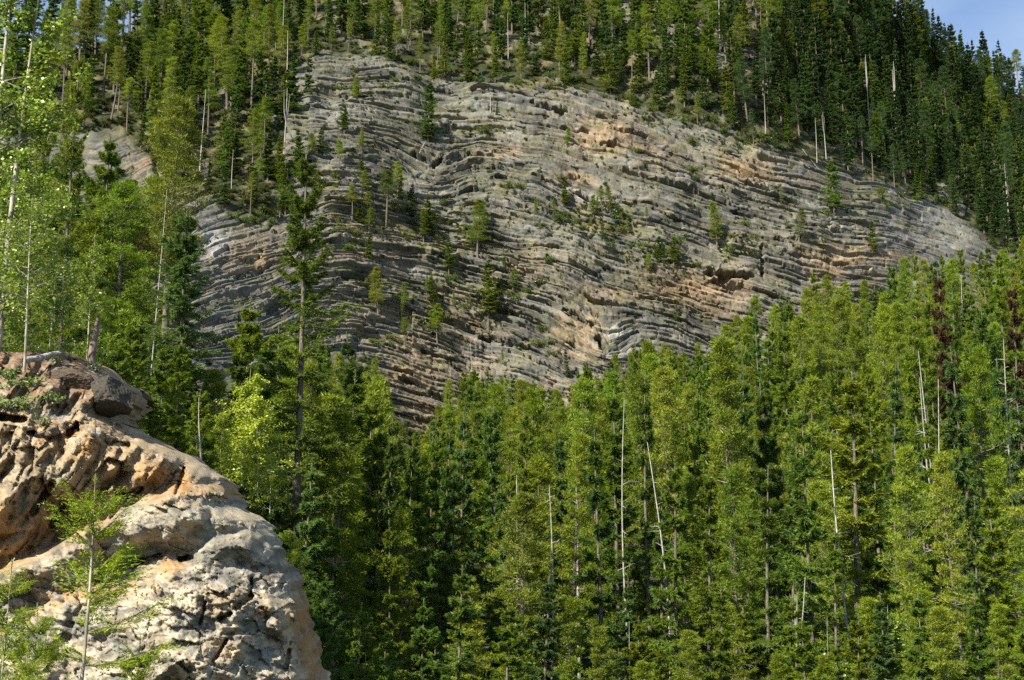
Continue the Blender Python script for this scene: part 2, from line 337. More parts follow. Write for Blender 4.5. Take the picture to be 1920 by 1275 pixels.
def cliff_relief(px, py, s0=None):
    if s0 is None: s0 = warped_strata(px, py)
    h = np.zeros_like(px); edge = np.zeros_like(px); tone = np.zeros_like(px)
    region = fbm(px / 190, py / 120, 15, 2)
    massive = np.clip(sstep(.5, .62, region), 0, 1)
    shat = sstep(.42, .66, fbm(px / 70, py / 45, 16, 3))          # shattered ground: short blocks, no long ledges
    for layer, (seed, ww, fr) in enumerate(((3, .9, 1.0), (8, .6, 1.35), (14, .36, 1.9))):
        ed, hard = bed_tables(seed)
        s = (s0 * fr + layer * 37) % 1500 - 380 * 0
        i = np.clip(np.searchsorted(ed, s) - 1, 0, len(ed) - 2); t = (s - ed[i]) / (ed[i + 1] - ed[i]); th = ed[i + 1] - ed[i]
        blen = 16 + 80 * hsh(i, i * 0, seed + 3) ** 1.5
        u = px / blen + 9.7 * hsh(i, i * 0, seed + 4) + (vnoise(px / 17, s / 7, seed + 9) - .5) * .9 + .5 * (t - .5) * (hsh(i, i * 0, seed + 14) - .5)
        j = np.floor(u); v = u - j
        r = hsh(i, j, seed + 20); r2 = hsh(i, j, seed + 25); along = fbm(px / 90, i * 7.31, seed + 30, 2)
        prot = (hard[i] - .5) * 1.0 * (1 - .6 * shat) + (r - .5) * (.8 + .5 * shat) + (along - .5) * 1.5
        tilt = (v - .5) * (r2 - .5) * .9 + (t - .5) * (hsh(i, j, seed + 26) - .35) * .7       # each block's own face
        rise = np.clip(t / .10, 0, 1); fall = 1 - sstep(.84, .93, t)
        crack = (1 - sstep(.9, 2.5, (1 - t) * th / fr)) * (.2 + 1.15 * (hsh(i, np.floor(u * .5), seed + 27) > .5))
        joint = np.minimum(v, 1 - v) * blen
        amp = np.clip(th / 10.0, .3, 1.4) * ww * .72
        prof = rise * (.3 + .7 * fall)
        bold = .34 + 1.1 * sstep(.38, .66, fbm(px / 110 + layer * 9, s0 / 42, seed + 40, 3)); crack = crack * (.25 + bold * (fbm(px / 36, i * 3.3, seed + 41, 2) > .44)); amp = amp * bold
        h = h + amp * ((prot + .55 + tilt) * prof) - ww * 1.7 * crack - ww * .45 * (1 - sstep(.5, 2.2, joint)) * (r > .45) * rise
        edge = np.maximum(edge, (1 - fall) * (prot > .1)); tone = tone + ww * (r - .5) * .9 + ww * (hard[i] - .5) * .5
    h = h * (1 - .5 * massive)
    f1, g1 = facets(px / 34, s0 / 15, 43, 2.2); wx = px + (fbm(px / 40, py / 40, 48, 2) - .5) * 26; wy = py + (fbm(px / 40, py / 40, 49, 2) - .5) * 18
    h = h + f1 * .42 * (.25 + .8 * massive + .5 * shat) + trin(px / 30, s0 / 16, 44) * (.5 + .5 * shat) + trin((px + .6 * py) / 66, (py - .4 * px) / 40, 45) * 1.0 + trin(wx / 10, wy / 7, 46) * (.13 + .12 * shat)
    h = h - .6 * (1 - sstep(.0, .04, g1)) * (massive * .8 + .15)
    h = h + (fbm(px / 170, py / 230, 21, 2) - .5) * 7.0 + (fbm(px / 60, py / 90, 23, 2) - .5) * 1.2
    for x0, y0, x1, y1, w, d in NOTCH:
        L2 = (x1 - x0) ** 2 + (y1 - y0) ** 2; sel = (px > x0 - 40) & (px < x1 + 40) & (py > min(y0, y1) - 30) & (py < max(y0, y1) + 30)
        if not sel.any(): continue
        X = px[sel]; Y = py[sel] + (fbm(px[sel] / 14, py[sel] * 0 + x0, 61, 3) - .5) * 6.0
        t = np.clip(((X - x0) * (x1 - x0) + (Y - y0) * (y1 - y0)) / L2, 0, 1)
        dy = Y - (y0 + t * (y1 - y0)); dx = np.maximum(np.abs(X - (x0 + t * (x1 - x0))) - 0, 0)
        wn_ = w * (.15 + 1.25 * fbm(X / 11, Y * 0 + y0, 62, 2)); q = np.hypot(dy, dx * .7)
        cut = 1 - sstep(wn_ * .75, wn_ * 1.05, q)
        lip = blob(dy, dx, -wn_ * 1.9, 0, 1, 1) if False else np.exp(-((dy + wn_ * 2.0) / (wn_ * 1.1)) ** 2 - (dx / 8) ** 2)
        h[sel] = h[sel] - d * 1.25 * cut + .55 * d * lip
    return h, edge, tone, massive
def rock_mask(px, py):
    wob = (fbm(px / 40, py / 40, 71, 3) - .5) * 34
    m = sstep(-16, 12, py - top_py(px) + wob)
    m = np.maximum(m, sstep(.32, .7, blob(px, py, 1300, 40, 170, 110, .35)) * sstep(.3, .55, fbm(px / 30, py / 45, 72, 2)))
    m = np.maximum(m, sstep(.4, .7, blob(px, py, 1845, 310, 50, 50)))
    m = np.maximum(m, sstep(.4, .7, blob(px, py, 1665, 145, 16, 40)))
    m = np.maximum(m, sstep(.60, .70, fbm(px / 30, py / 36, 74, 3)) * .7 * (py < top_py(px)))
    return np.clip(m, 0, 1)
def cliff_color(px, py, edge, tone, s0):
    n1 = fbm(px / 70, py / 45, 81, 4); n2 = fbm(px / 55, s0 / 5.5, 82, 3); n3 = fbm(px / 9, s0 / 4, 83, 2)
    grey = np.array([.068, .069, .061]); pale = np.array([.130, .129, .113]); dark = np.array([.045, .045, .043])
    c = grey + (pale - grey) * np.clip(sstep(.33, .67, n1 * .4 + n2 * .35 + n3 * .25 + tone * .14) , 0, 1)[..., None]
    c = c * (1 + .3 * np.clip(tone, -1, 1))[..., None]
    olive = np.array([.105, .112, .078]); c = c + (olive - c) * (sstep(.5, .72, fbm(px / 55, py / 30, 90, 3)) * .45)[..., None]
    buffc = np.array([.235, .182, .118]); orange = np.array([.22, .13, .066]); white = np.array([.30, .295, .28])
    def mixin(col, w): nonlocal c; c = c + (col - c) * np.clip(w, 0, 1)[..., None]
    B = 0
    for x, y, rx, ry, a in ((1130, 265, 70, 45, .9), (1395, 310, 75, 30, 1), (1310, 540, 110, 45, 1), (1090, 630, 60, 50, .9), (770, 700, 70, 60, .9), (470, 470, 60, 45, .9), (1590, 480, 90, 40, .9), (1080, 335, 40, 20, .8), (1180, 75, 30, 20, 1),
                            (940, 285, 45, 14, .8), (1000, 500, 70, 30, .6), (300, 320, 60, 60, .8), (1200, 290, 120, 40, .5), (800, 780, 40, 40, 1), (1160, 560, 110, 20, .7), (860, 600, 90, 60, .4), (700, 470, 90, 70, .45), (1490, 330, 90, 20, .4)):
        B = np.maximum(B, a * blob(px, py, x, y, rx, ry))
    mixin(buffc, sstep(.48, .62, n2 * .6 + n3 * .4 + B * .17) * np.clip(B * 1.0 + .06, 0, 1))
    mixin(orange, .7 * sstep(.58, .72, fbm(px / 50, s0 / 5, 86, 3) + B * .10) * np.clip(B * 1.1, 0, 1) * .75)
    mixin(buffc, edge * .45 * sstep(.45, .6, fbm(px / 33, py / 21, 87, 2)))
    W = blob(px, py, 1115, 385, 45, 16, .4) + blob(px, py, 1150, 640, 28, 40) + blob(px, py, 400, 450, 40, 40) + .6 * blob(px, py, 1040, 490, 40, 14, .4) + .6 * blob(px, py, 300, 360, 40, 30)
    mixin(white, W * sstep(.4, .6, n2) * .9)
    # dark water streaks run straight down the face
    st = sstep(.54, .68, fbm(px / 8, py / 60, 88, 3))
    S = np.zeros_like(px) + .03
    for x, y, rx, ry, a in ((1005, 220, 45, 50, .8), (1130, 265, 60, 45, .9), (1450, 480, 35, 40, 1), (1040, 500, 50, 30, .9), (1120, 335, 60, 40, .7), (1640, 390, 130, 60, .1), (700, 170, 60, 30, .4), (1560, 350, 60, 40, .25), (940, 660, 50, 30, .7), (1250, 20, 60, 60, .6)):
        S = np.maximum(S, a * blob(px, py, x, y, rx, ry))
    mixin(dark, st * S * .6)
    mixin(np.array([.17, .17, .165]), .5 * sstep(1560, 1720, px) * sstep(.35, .6, n1))
    # thin turf and lichen on the ledges
    G = np.zeros_like(px) + .22
    for x, y, rx, ry, a in ((800, 430, 130, 60, .8), (1120, 420, 90, 40, .9), (1380, 460, 60, 40, .5), (820, 560, 100, 60, .6), (640, 430, 70, 120, .7), (900, 240, 120, 40, .4), (1260, 210, 100, 30, .8), (1420, 250, 90, 25, .9), (1040, 160, 160, 20, .7), (1700, 370, 90, 26, .7), (960, 540, 60, 40, .6), (1240, 470, 80, 30, .6), (1000, 660, 60, 40, .5)):
        G = np.maximum(G, a * blob(px, py, x, y, rx, ry))
    g = sstep(.52, .68, fbm(px / 26, py / 12, 91, 4) + G * .12) * G
    mixin(np.array([.20, .17, .075]), g * .8); mixin(np.array([.10, .13, .035]), g * sstep(.5, .65, fbm(px / 12, py / 8, 92, 2)) * .7)
    rm = rock_mask(px, py)[..., None]
    f1 = fbm(px / 22, py / 16, 95, 4)[..., None]
    floor = np.array([.030, .036, .014]) + np.array([.085, .066, .036]) * sstep(.5, .72, f1)
    return floor * (1 - rm) + c * rm, rm[..., 0]
def axis(segs):
    out = []
    for a, b, st in segs: out.append(np.arange(a, b, st))
    return np.concatenate(out)
CX = axis([(-700, -250, 50), (-250, 220, 7), (220, 1840, 1.85), (1840, 2080, 5), (2080, 2500, 40)])
def bed_grid():
    """rows of the mesh follow the beds, so every ledge has a clean edge"""
    yd = np.arange(-60, 822, 2.0); X, Yd = np.meshgrid(CX, yd); S = np.maximum.accumulate(warped_strata(X, Yd) + Yd * 1e-4, 0)
    sig = np.arange(S[0].min(), S[-1].max(), 1.6); py = np.stack([np.interp(sig, S[:, c], yd) for c in range(len(CX))], 1)
    s0 = np.clip(np.repeat(sig[:, None], len(CX), 1), S[0][None], S[-1][None])
    top = np.arange(-400, -60, 30.0); bot = np.arange(830, 961, 10.0); T = np.repeat(top[:, None], len(CX), 1); B = np.repeat(bot[:, None], len(CX), 1)
    py = np.concatenate([T, py, B]); s0 = np.concatenate([S[:1] + (T + 60), s0, S[-1:] + (B - 820)]); px = np.repeat(CX[None], len(py), 0)
    return px, py, s0
def build_cliff():
    px, py, s0 = bed_grid()
    rp = ridge_py(px); over = np.clip(rp - py, 0, None)
    pye = np.maximum(py, rp - over * .02)
    Y = hill_y(px, pye) + over * 1.2
    h, edge, tone, massive = cliff_relief(px, pye, s0)
    col, rm = cliff_color(px, pye, edge, tone, s0)
    soft = .35 + .65 * rm
    P = at(px, pye, Y)
    h = h * soft
    P[..., 1] -= h; P[..., 2] += .12 * h
    P[..., 2] -= over * .25
    global HILL_P, HILL_PY
    HILL_P = P; HILL_PY = np.maximum.accumulate(py, 0)
    me = mesh_np('cliff', P.reshape(-1, 3), grid_faces(*px.shape), M['cliff'], False, None, None, col.reshape(-1, 3))
    o = link('cliff', me); tag(o, kind='structure', label='grey limestone cliff of folded beds below a forested mountainside')
    return o
cliff = build_cliff()
def hill_pt(px, py):
    """the point of the mountainside (with its relief) seen at a place of the photograph"""
    px = np.atleast_1d(np.asarray(px, float)); py = np.atleast_1d(np.asarray(py, float)); out = np.empty((len(px), 3))
    for k in range(len(px)):
        c = int(np.clip(np.searchsorted(CX, px[k]), 0, len(CX) - 1)); r = int(np.clip(np.searchsorted(HILL_PY[:, c], py[k]), 0, len(HILL_PY) - 1)); out[k] = HILL_P[r, c]
    return out
#@@TREES
# ------------------------------------------------------------------ tree kinds
def trunk_line(H, rng, bend=0.012, n=9):
    z = np.linspace(0, H, n); a, b = rng.normal(size=2); ph = rng.uniform(0, 6, 2)
    k = H * bend
    return np.stack([k * a * np.sin(z / H * 3 + ph[0]) - k * a * math.sin(ph[0]), k * b * np.sin(z / H * 2.4 + ph[1]) - k * b * math.sin(ph[1]), z], -1)
def on_line(P, z): return np.stack([np.interp(z, P[:, 2], P[:, 0]), np.interp(z, P[:, 2], P[:, 1]), z], -1)
def spruce(seed, H=18.0, R=1.9, cb=.08, nb=150, K=9, PT=5, nbl=3, bl=.24, bw=.058, droop=.35, shape=1.0, sparse=.15, trunk_r=None, twig_len=.42, mats=('bark', 'twig', 'needles'), min_bl=.12, upturn=.22, br=1.0):
    """trunk, woody branches and needle crown of a spruce or fir; all branches laid out at once"""
    rng = np.random.default_rng(seed); line = trunk_line(H, rng); r0 = trunk_r or (.06 + H * .0085)
    gt = Geo(); gt.tube(line, lerp(r0, r0 * .12, np.linspace(0, 1, len(line)) ** .9), 7)
    per = 5; nw = nb // per; nb = nw * per
    zw = (np.arange(nw) + rng.uniform(-.3, .3, nw)) / nw; t = np.repeat(zw, per) + rng.normal(0, .14 / nw, nb); t = np.clip(cb + (1 - cb) * t, cb * .9, .995); z = t * H * .985
    tt = np.clip((t - cb) / (1 - cb), 0, 1); az = np.tile(np.arange(per) * 6.2832 / per, nw) + np.repeat(rng.uniform(0, 6.28, nw), per) + rng.normal(0, .22, nb)
    L = R * ((1 - tt) ** shape) * rng.uniform(.5, 1.2, nb) * np.repeat(rng.uniform(.72, 1.15, nw), per) * (1 - .28 * (tt < .12)) + min_bl
    gappy = vnoise(np.cos(az) * 1.3 + t * 6, np.sin(az) * 1.3 + seed, seed) ; L = L * (.55 + .85 * gappy)
    keep = (rng.random(nb) > sparse) | (tt > .8)
    t, z, tt, az, L = (q[keep] for q in (t, z, tt, az, L)); nb = len(z)
    e0 = lerp(-.40, .9, tt ** 1.6) + rng.normal(0, .09, nb); cv = upturn * rng.uniform(.4, 1.3, nb)
    C = on_line(line, z); dh = np.stack([np.cos(az), np.sin(az), az * 0], -1); pp = np.stack([-np.sin(az), np.cos(az), az * 0], -1)
    def bp(u): # (nb,...)->(nb,...,3)
        uu = np.asarray(u); sh = uu.shape[1:]; ex = lambda q: q.reshape((nb,) + (1,) * len(sh))
        r = ex(L) * uu; zz = ex(L) * (ex(e0) * uu + ex(cv) * uu * uu)
        return C.reshape((nb,) + (1,) * len(sh) + (3,)) + dh.reshape((nb,) + (1,) * len(sh) + (3,)) * r[..., None] + np.array([0, 0, 1.0]) * zz[..., None]
    gb = Geo()
    u4 = np.tile(np.array([0, .4, .8]), (nb, 1)); B4 = bp(u4)
    for i in range(nb): gb.tube(B4[i], [br * (.012 + .012 * L[i]), br * (.010 + .005 * L[i]), br * .006], 3)
    # side twigs
    u = np.clip((np.arange(K) + .5) / K + rng.uniform(-.05, .05, (nb, K)), .08, 1.0)
    base = bp(u)                                           # nb,K,3
    tl = (twig_len * L[:, None] * (1.08 - u) + .10) * rng.uniform(.7, 1.25, (nb, K))
    sd = np.array([-1.0, 1.0]); ang = rng.uniform(.55, 1.0, (nb, K, 2))
    td = dh[:, None, None, :] * np.cos(ang)[..., None] + pp[:, None, None, :] * (sd * np.sin(ang))[..., None]
    td = td + np.array([0, 0, 1.0]) * (-droop * rng.uniform(.2, 1.2, (nb, K, 2)) + .25 * e0[:, None, None])[..., None]
    w = (np.arange(PT) + .6) / PT
    pts = base[:, :, None, None, :] + td[:, :, :, None, :] * (tl[:, :, None, None] * w)[..., None]      # nb,K,2,PT,3
    pts = pts + np.array([0, 0, -1.0]) * (droop * .5 * tl[:, :, None, None] * w * w)[..., None]
    D = np.broadcast_to(td[:, :, :, None, :], pts.shape)
    pts = pts.reshape(-1, 3); D = D.reshape(-1, 3)
    ax = bp(np.tile((np.arange(K * 2) + .5) / (K * 2), (nb, 1))).reshape(-1, 3); axd = np.repeat(dh + np.array([0, 0, .3]), K * 2, 0)
    pts = np.concatenate([pts, ax]); D = np.concatenate([D, axd])
    pts = np.repeat(pts, nbl, 0); D = np.repeat(D, nbl, 0); n = len(pts)
    D = D / np.linalg.norm(D, axis=1, keepdims=True) + rng.normal(0, .42, (n, 3)) + np.array([0, 0, .05])
    pts = pts + rng.normal(0, .035 * (bl / .3), (n, 3))
    tp = .5 + .5 * np.clip((1 - pts[:, 2] / H) / .16, 0, 1)
    out = pts - on_line(line, pts[:, 2]); out /= np.linalg.norm(out, axis=1, keepdims=True) + 1e-6
    V, F = blades(pts, D, bl * rng.uniform(.6, 1.25, n) * tp, bw * rng.uniform(.7, 1.3, n) * tp, rng, out * .55 + np.array([0, 0, .8]))
    # the leader
    gc = Geo(); gc.tri(V, F, np.repeat(np.clip(rng.normal(.42, .2, n), 0, 1), 3))
    nl = 40; zz = H * rng.uniform(.955, 1.0, nl); P = on_line(line, zz); d = rng.normal(0, 1, (nl, 3)); d[:, 2] = np.abs(d[:, 2]) + .6
    V, F = blades(P, d, bl * rng.uniform(.5, 1, nl), bw * np.ones(nl), rng); gc.tri(V, F, .5)
    return [('trunk', gt.build('trunk', M[mats[0]], True)), ('branches', gb.build('branches', M[mats[1]])), ('crown', gc.build('crown', M[mats[2]]))]
def pine(seed, H=18.0, R=1.7, cb=.42, nb=80, K=6, nbl=44, bl=.25, bw=.052, puff=.34, up=.25, dead=26, shape=.75, trunk_r=None, mats=('bark', 'twig', 'needles'), sparse=.1):
    rng = np.random.default_rng(seed); line = trunk_line(H, rng, .018); r0 = trunk_r or (.06 + H * .0085)
    gt = Geo(); gt.tube(line, lerp(r0, r0 * .16, np.linspace(0, 1, len(line)) ** .9), 7)
    tt = (np.arange(nb) + rng.random(nb)) / nb; z = H * (cb + (.985 - cb) * tt); az = np.arange(nb) * 2.39996 + rng.normal(0, .5, nb)
    L = R * (np.clip(1 - tt, 0, 1) ** shape * (.55 + .45 * np.clip(tt / .25, 0, 1))) * rng.uniform(.5, 1.2, nb) + .18
    L = L * (.6 + .8 * vnoise(np.cos(az) + tt * 5, np.sin(az) + seed * 1.7, seed + 2))
    keep = rng.random(nb) > sparse; tt, z, az, L = (q[keep] for q in (tt, z, az, L)); nb = len(z)
    e0 = lerp(-.15, .9, tt ** 1.2) * 1.0 + rng.normal(0, .15, nb); cv = up * rng.uniform(.2, 1.4, nb)
    C = on_line(line, z); dh = np.stack([np.cos(az), np.sin(az), az * 0], -1); pp = np.stack([-np.sin(az), np.cos(az), az * 0], -1)
    def bp(u): return C[:, None] + dh[:, None] * (L[:, None] * u)[..., None] + np.array([0, 0, 1.0]) * (L[:, None] * (e0[:, None] * u + cv[:, None] * u * u))[..., None]
    gb = Geo(); B4 = bp(np.tile(np.array([0, .35, .7, 1.0]), (nb, 1)))
    for i in range(nb): gb.tube(B4[i], [.018 + .014 * L[i], .013 + .009 * L[i], .010, .005], 3)
    for k in range(dead):      # dead stubs below the crown
        zb = H * rng.uniform(.1, cb + .1); a = rng.uniform(0, 6.3); l = rng.uniform(.3, 1.1) * R * .7; c = on_line(line, np.array([zb]))[0]
        d = np.array([math.cos(a), math.sin(a), rng.uniform(-.45, .25)])
        gb.tube(np.stack([c, c + d * l * .5, c + d * l + np.array([0, 0, -.12 * l])]), [.017, .011, .004], 3)
    u = np.clip(.32 + .72 * (np.arange(K) + rng.random((nb, K))) / K, 0, 1.04)
    c = bp(u) + pp[:, None] * (rng.normal(0, .30, (nb, K)) * L[:, None] * (1.25 - .75 * u))[..., None] + np.array([0, 0, 1.0]) * (rng.uniform(-.02, .2, (nb, K)) * L[:, None])[..., None]
    c = c.reshape(-1, 3); nc = len(c); tone = rng.normal(.42, .17, nc); size = rng.uniform(.65, 1.3, nc)
    d = rng.normal(0, 1, (nc, nbl, 3)); d[..., 2] = d[..., 2] * .75 + .38; d /= np.linalg.norm(d, axis=-1, keepdims=True)
    rad = rng.random((nc, nbl, 1)) ** .5 * puff * size[:, None, None]
    P = (c[:, None] + d * rad * np.array([1.25, 1.25, .62])).reshape(-1, 3); n = len(P); D = d.reshape(-1, 3) + rng.normal(0, .35, (n, 3)) + np.array([0, 0, .25])
    V, F = blades(P, D, bl * rng.uniform(.55, 1.15, n), bw * rng.uniform(.7, 1.3, n), rng, d.reshape(-1, 3) * .8 + np.array([0, 0, .35]))
    gc = Geo(); gc.tri(V, F, np.repeat(np.clip(np.repeat(tone, nbl) + rng.normal(0, .12, n), 0, 1), 3))
    nl = 50; zz = H * rng.uniform(.95, 1.0, nl); Pl = on_line(line, zz); dl = rng.normal(0, 1, (nl, 3)); dl[:, 2] = np.abs(dl[:, 2]) + .5
    V, F = blades(Pl, dl, bl * rng.uniform(.5, 1, nl), bw * np.ones(nl), rng); gc.tri(V, F, .5)
    return [('trunk', gt.build('trunk', M[mats[0]], True)), ('branches', gb.build('branches', M[mats[1]])), ('crown', gc.build('crown', M[mats[2]]))]
def snag(seed, H=14.0, r0=.13, nbr=26, brl=.9, fork=False, broken=.1, mat='deadwood', bend=.01, single=False):
    """bare dead trunk with grey stubs"""
    rng = np.random.default_rng(seed); line = trunk_line(H, rng, bend); gt = Geo()
    gt.tube(line, lerp(r0, r0 * (.12 + broken), np.linspace(0, 1, len(line))), 7)
    parts = []; gb = Geo()
    for k in range(nbr):
        zb = H * rng.uniform(.22, .97); a = rng.uniform(0, 6.3); l = brl * rng.uniform(.25, 1.0) * (1.2 - zb / H); c = on_line(line, np.array([zb]))[0]
        if single: gb = Geo()
        d = np.array([math.cos(a), math.sin(a), rng.uniform(-.3, .35)]); q = c + d * l * .5; e = q + (d + rng.normal(0, .4, 3)) * l * .5
        gb.tube(np.stack([c, q, e]), [.03 * r0 / .13, .02 * r0 / .13, .006], 4)
        if l > .45:
            for _ in range(2): gb.tube(np.stack([q, q + (d + rng.normal(0, .7, 3)) * l * .35]), [.012, .004], 3)
        if single: parts.append(('branch', gb.build('branch', M[mat])))
    if fork:
        for sgn in (-1, 1):
            c = on_line(line, np.array([H * .55]))[0]; gt.tube(np.stack([c, c + [sgn * .35, 0, H * .12], c + [sgn * .55, .1, H * .38]]), [r0 * .6, r0 * .45, r0 * .15], 6)
    return [('trunk', gt.build('trunk', M[mat], True))] + (parts if single else [('branches', gb.build('branches', M[mat]))])
def leaf_quads(P, size, rng, flat=.4):
    n = len(P); a = rng.normal(size=(n, 3)); a[:, 2] *= flat; a /= np.linalg.norm(a, axis=1, keepdims=True)
    b = np.cross(a, rng.normal(size=(n, 3)) * .6 + np.array([.2, -.5, .8])); b /= np.linalg.norm(b, axis=1, keepdims=True) + 1e-9
    s = (size * rng.uniform(.6, 1.25, n))[:, None]
    V = np.stack([P - a * s * .5, P - a * s * .02 + b * s * .44, P + a * s * .62, P - a * s * .02 - b * s * .44], 1).reshape(-1, 3)
    i = np.arange(n)[:, None] * 4
    return V, np.concatenate([i + np.array([[0, 1, 3]]), i + np.array([[1, 2, 3]])])
def aspen(seed, H=9.0, R=1.5, cb=.25, nb=46, leaves=7000, size=.065, trunk_r=.05, twin=False, lean=0.0, mat='aspen_bark'):
    rng = np.random.default_rng(seed); line = trunk_line(H, rng, .02); line[:, 0] += lean * (line[:, 2] / H) ** 1.3 * H
    gt = Geo(); gt.tube(line, lerp(trunk_r, trunk_r * .15, np.linspace(0, 1, len(line))), 7)
    lines = [line]
    if twin:
        l2 = trunk_line(H * .93, rng, .02); l2[:, 0] += .12 + .04 * l2[:, 2]; gt.tube(l2, lerp(trunk_r * .85, trunk_r * .12, np.linspace(0, 1, len(l2))), 7); lines.append(l2)
    gb = Geo(); pts = []
    for k in range(nb):
        ln = lines[k % len(lines)]; t = rng.uniform(cb, .99); c = on_line(ln, np.array([t * H * (.93 if ln is not line else 1)]))[0]; a = rng.uniform(0, 6.3)
        l = R * (1.05 - t) ** .5 * rng.uniform(.45, 1.15) + .15; d = np.array([math.cos(a), math.sin(a), rng.uniform(.15, .9)]); d /= np.linalg.norm(d)
        m = c + d * l * .5; e = m + (d + np.array([0, 0, .1]) + rng.normal(0, .25, 3)) * l * .5
        gb.tube(np.stack([c, m, e]), [.006 + trunk_r * .22 * l / R, .005 + trunk_r * .1, .002], 4)
        for q in range(6):
            s0 = lerp(m, e, rng.uniform(-.5, 1)); e2 = s0 + (d * .5 + rng.normal(0, .6, 3)) * l * .38
            gb.tube(np.stack([s0, e2]), [.004, .0015], 3); pts.append((s0, e2))
    n = leaves; ii = rng.integers(0, len(pts), n); A = np.array([p[0] for p in pts])[ii]; B = np.array([p[1] for p in pts])[ii]
    P = A + (B - A) * rng.uniform(.1, 1.15, (n, 1)) + rng.normal(0, .07 * R / 1.5, (n, 3))
    V, F = leaf_quads(P, np.full(n, size), rng); gc = Geo(); gc.tri(V, F, np.repeat(np.clip(rng.normal(.45, .22, n), 0, 1), 4))
    return [('trunk', gt.build('trunk', M[mat], True)), ('branches', gb.build('branches', M['twig'])), ('crown', gc.build('crown', M['leaves']))]
def shrub_parts(seed, R=1.0, Hh=.8, n=900, bl=.22, bw=.09, broad=False):
    rng = np.random.default_rng(seed); gb = Geo(); gc = Geo(); pts = []
    for k in range(14):
        a = rng.uniform(0, 6.3); d = np.array([math.cos(a) * rng.uniform(.2, 1) * R, math.sin(a) * rng.uniform(.2, 1) * R, Hh * rng.uniform(.5, 1.1)])
        m = d * .5 + np.array([0, 0, .12 * Hh]) + rng.normal(0, .08 * R, 3); gb.tube(np.stack([np.zeros(3), m, d]), [.03, .02, .006], 3); pts.append((m, d))
    ii = rng.integers(0, len(pts), n); A = np.array([p[0] for p in pts])[ii]; B = np.array([p[1] for p in pts])[ii]
    P = A + (B - A) * rng.uniform(-.2, 1.1, (n, 1)) + rng.normal(0, .13 * R, (n, 3))
    if broad: V, F = leaf_quads(P, np.full(n, bl), rng); gc.tri(V, F, np.repeat(np.clip(rng.normal(.45, .2, n), 0, 1), 4))
    else:
        D = rng.normal(0, 1, (n, 3)) + np.array([0, 0, .7]); V, F = blades(P, D, bl * rng.uniform(.6, 1.2, n), bw * rng.uniform(.7, 1.3, n), rng); gc.tri(V, F, np.repeat(np.clip(rng.normal(.42, .2, n), 0, 1), 3))
    return [('branches', gb.build('branches', M['twig'])), ('crown', gc.build('crown', M['leaves' if broad else 'needles']))]

def plant(name, parts, loc, scale=1.0, rotz=0.0, lean=(0, 0), color=(.06, .09, .03), label=None, cat='tree', group=None, wide=1.0, skip=()):
    e = bpy.data.objects.new(name, None); COL.objects.link(e); e.empty_display_size = .3
    e.location = loc; e.rotation_euler = (lean[0], lean[1], rotz); e.scale = (scale * wide, scale * wide, scale)
    color = (min(color[0] * 1.08, .9), min(color[1] * 1.19, .9), min(color[2] * 1.12, .9)) if color[1] > color[0] else color
    for pn, me in parts:
        if pn in skip: continue
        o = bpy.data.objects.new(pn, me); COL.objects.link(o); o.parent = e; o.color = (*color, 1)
        if pn == 'branches': o['kind'] = 'stuff'
    tag(e, label, cat, group); return e

rng = np.random.default_rng(2024)
PROTO = {
    'spruce_tree': [(18.0, spruce(100 + k, 18.0, nbl=4, PT=6, R=[2.3, 2.7, 2.0, 2.5, 2.1][k], cb=[.05, .1, .16, .08, .22][k], K=11, nb=[95, 85, 85, 100, 80][k], sparse=[.1, .2, .15, .12, .25][k], droop=[.4, .3, .45, .35, .4][k])) for k in range(5)],
    'pine_tree': [(18.0, pine(200 + k, 18.0, R=[2.0, 1.8, 2.3, 1.9, 2.1, 1.7][k], cb=[.36, .5, .3, .58, .42, .25][k], K=5, nbl=54, puff=.30, nb=[66, 54, 72, 48, 62, 70][k])) for k in range(6)],
    'fir_tree': [(18.0, spruce(300 + k, 18.0, nbl=4, PT=6, R=[2.9, 3.2, 2.6, 3.0][k], cb=[.12, .2, .3, .1][k], K=10, nb=[90, 80, 75, 95][k], sparse=.2, droop=.18, shape=.82, bl=.26, bw=.06, twig_len=.46, upturn=.32)) for k in range(4)],
    'dead_tree': [(14.0, snag(400 + k, 14.0, r0=[.11, .13, .10, .12][k], nbr=[30, 18, 40, 24][k], fork=(k == 3))) for k in range(4)],
}
TONES = {'spruce_tree': [(.100, .152, .028), (.078, .128, .030), (.122, .170, .026), (.090, .150, .048)],
         'pine_tree': [(.172, .205, .022), (.155, .195, .020), (.190, .215, .032), (.142, .188, .024)],
         'fir_tree': [(.135, .184, .022), (.115, .170, .022), (.158, .195, .020), (.118, .178, .036)], 'dead_tree': [(.4, .38, .34)]}
PLANTED = []      # [object, kind, base px, base py, top py, height, zone]
FILL = []         # trees past the counted ones: (kind, variant, location, scale, turn)
def ids(txt):
    out = set()
    for q in txt.split():
        a, _, c = q.partition('-'); out.update(range(int(a, 36), int(c or a, 36) + 1))
    return out
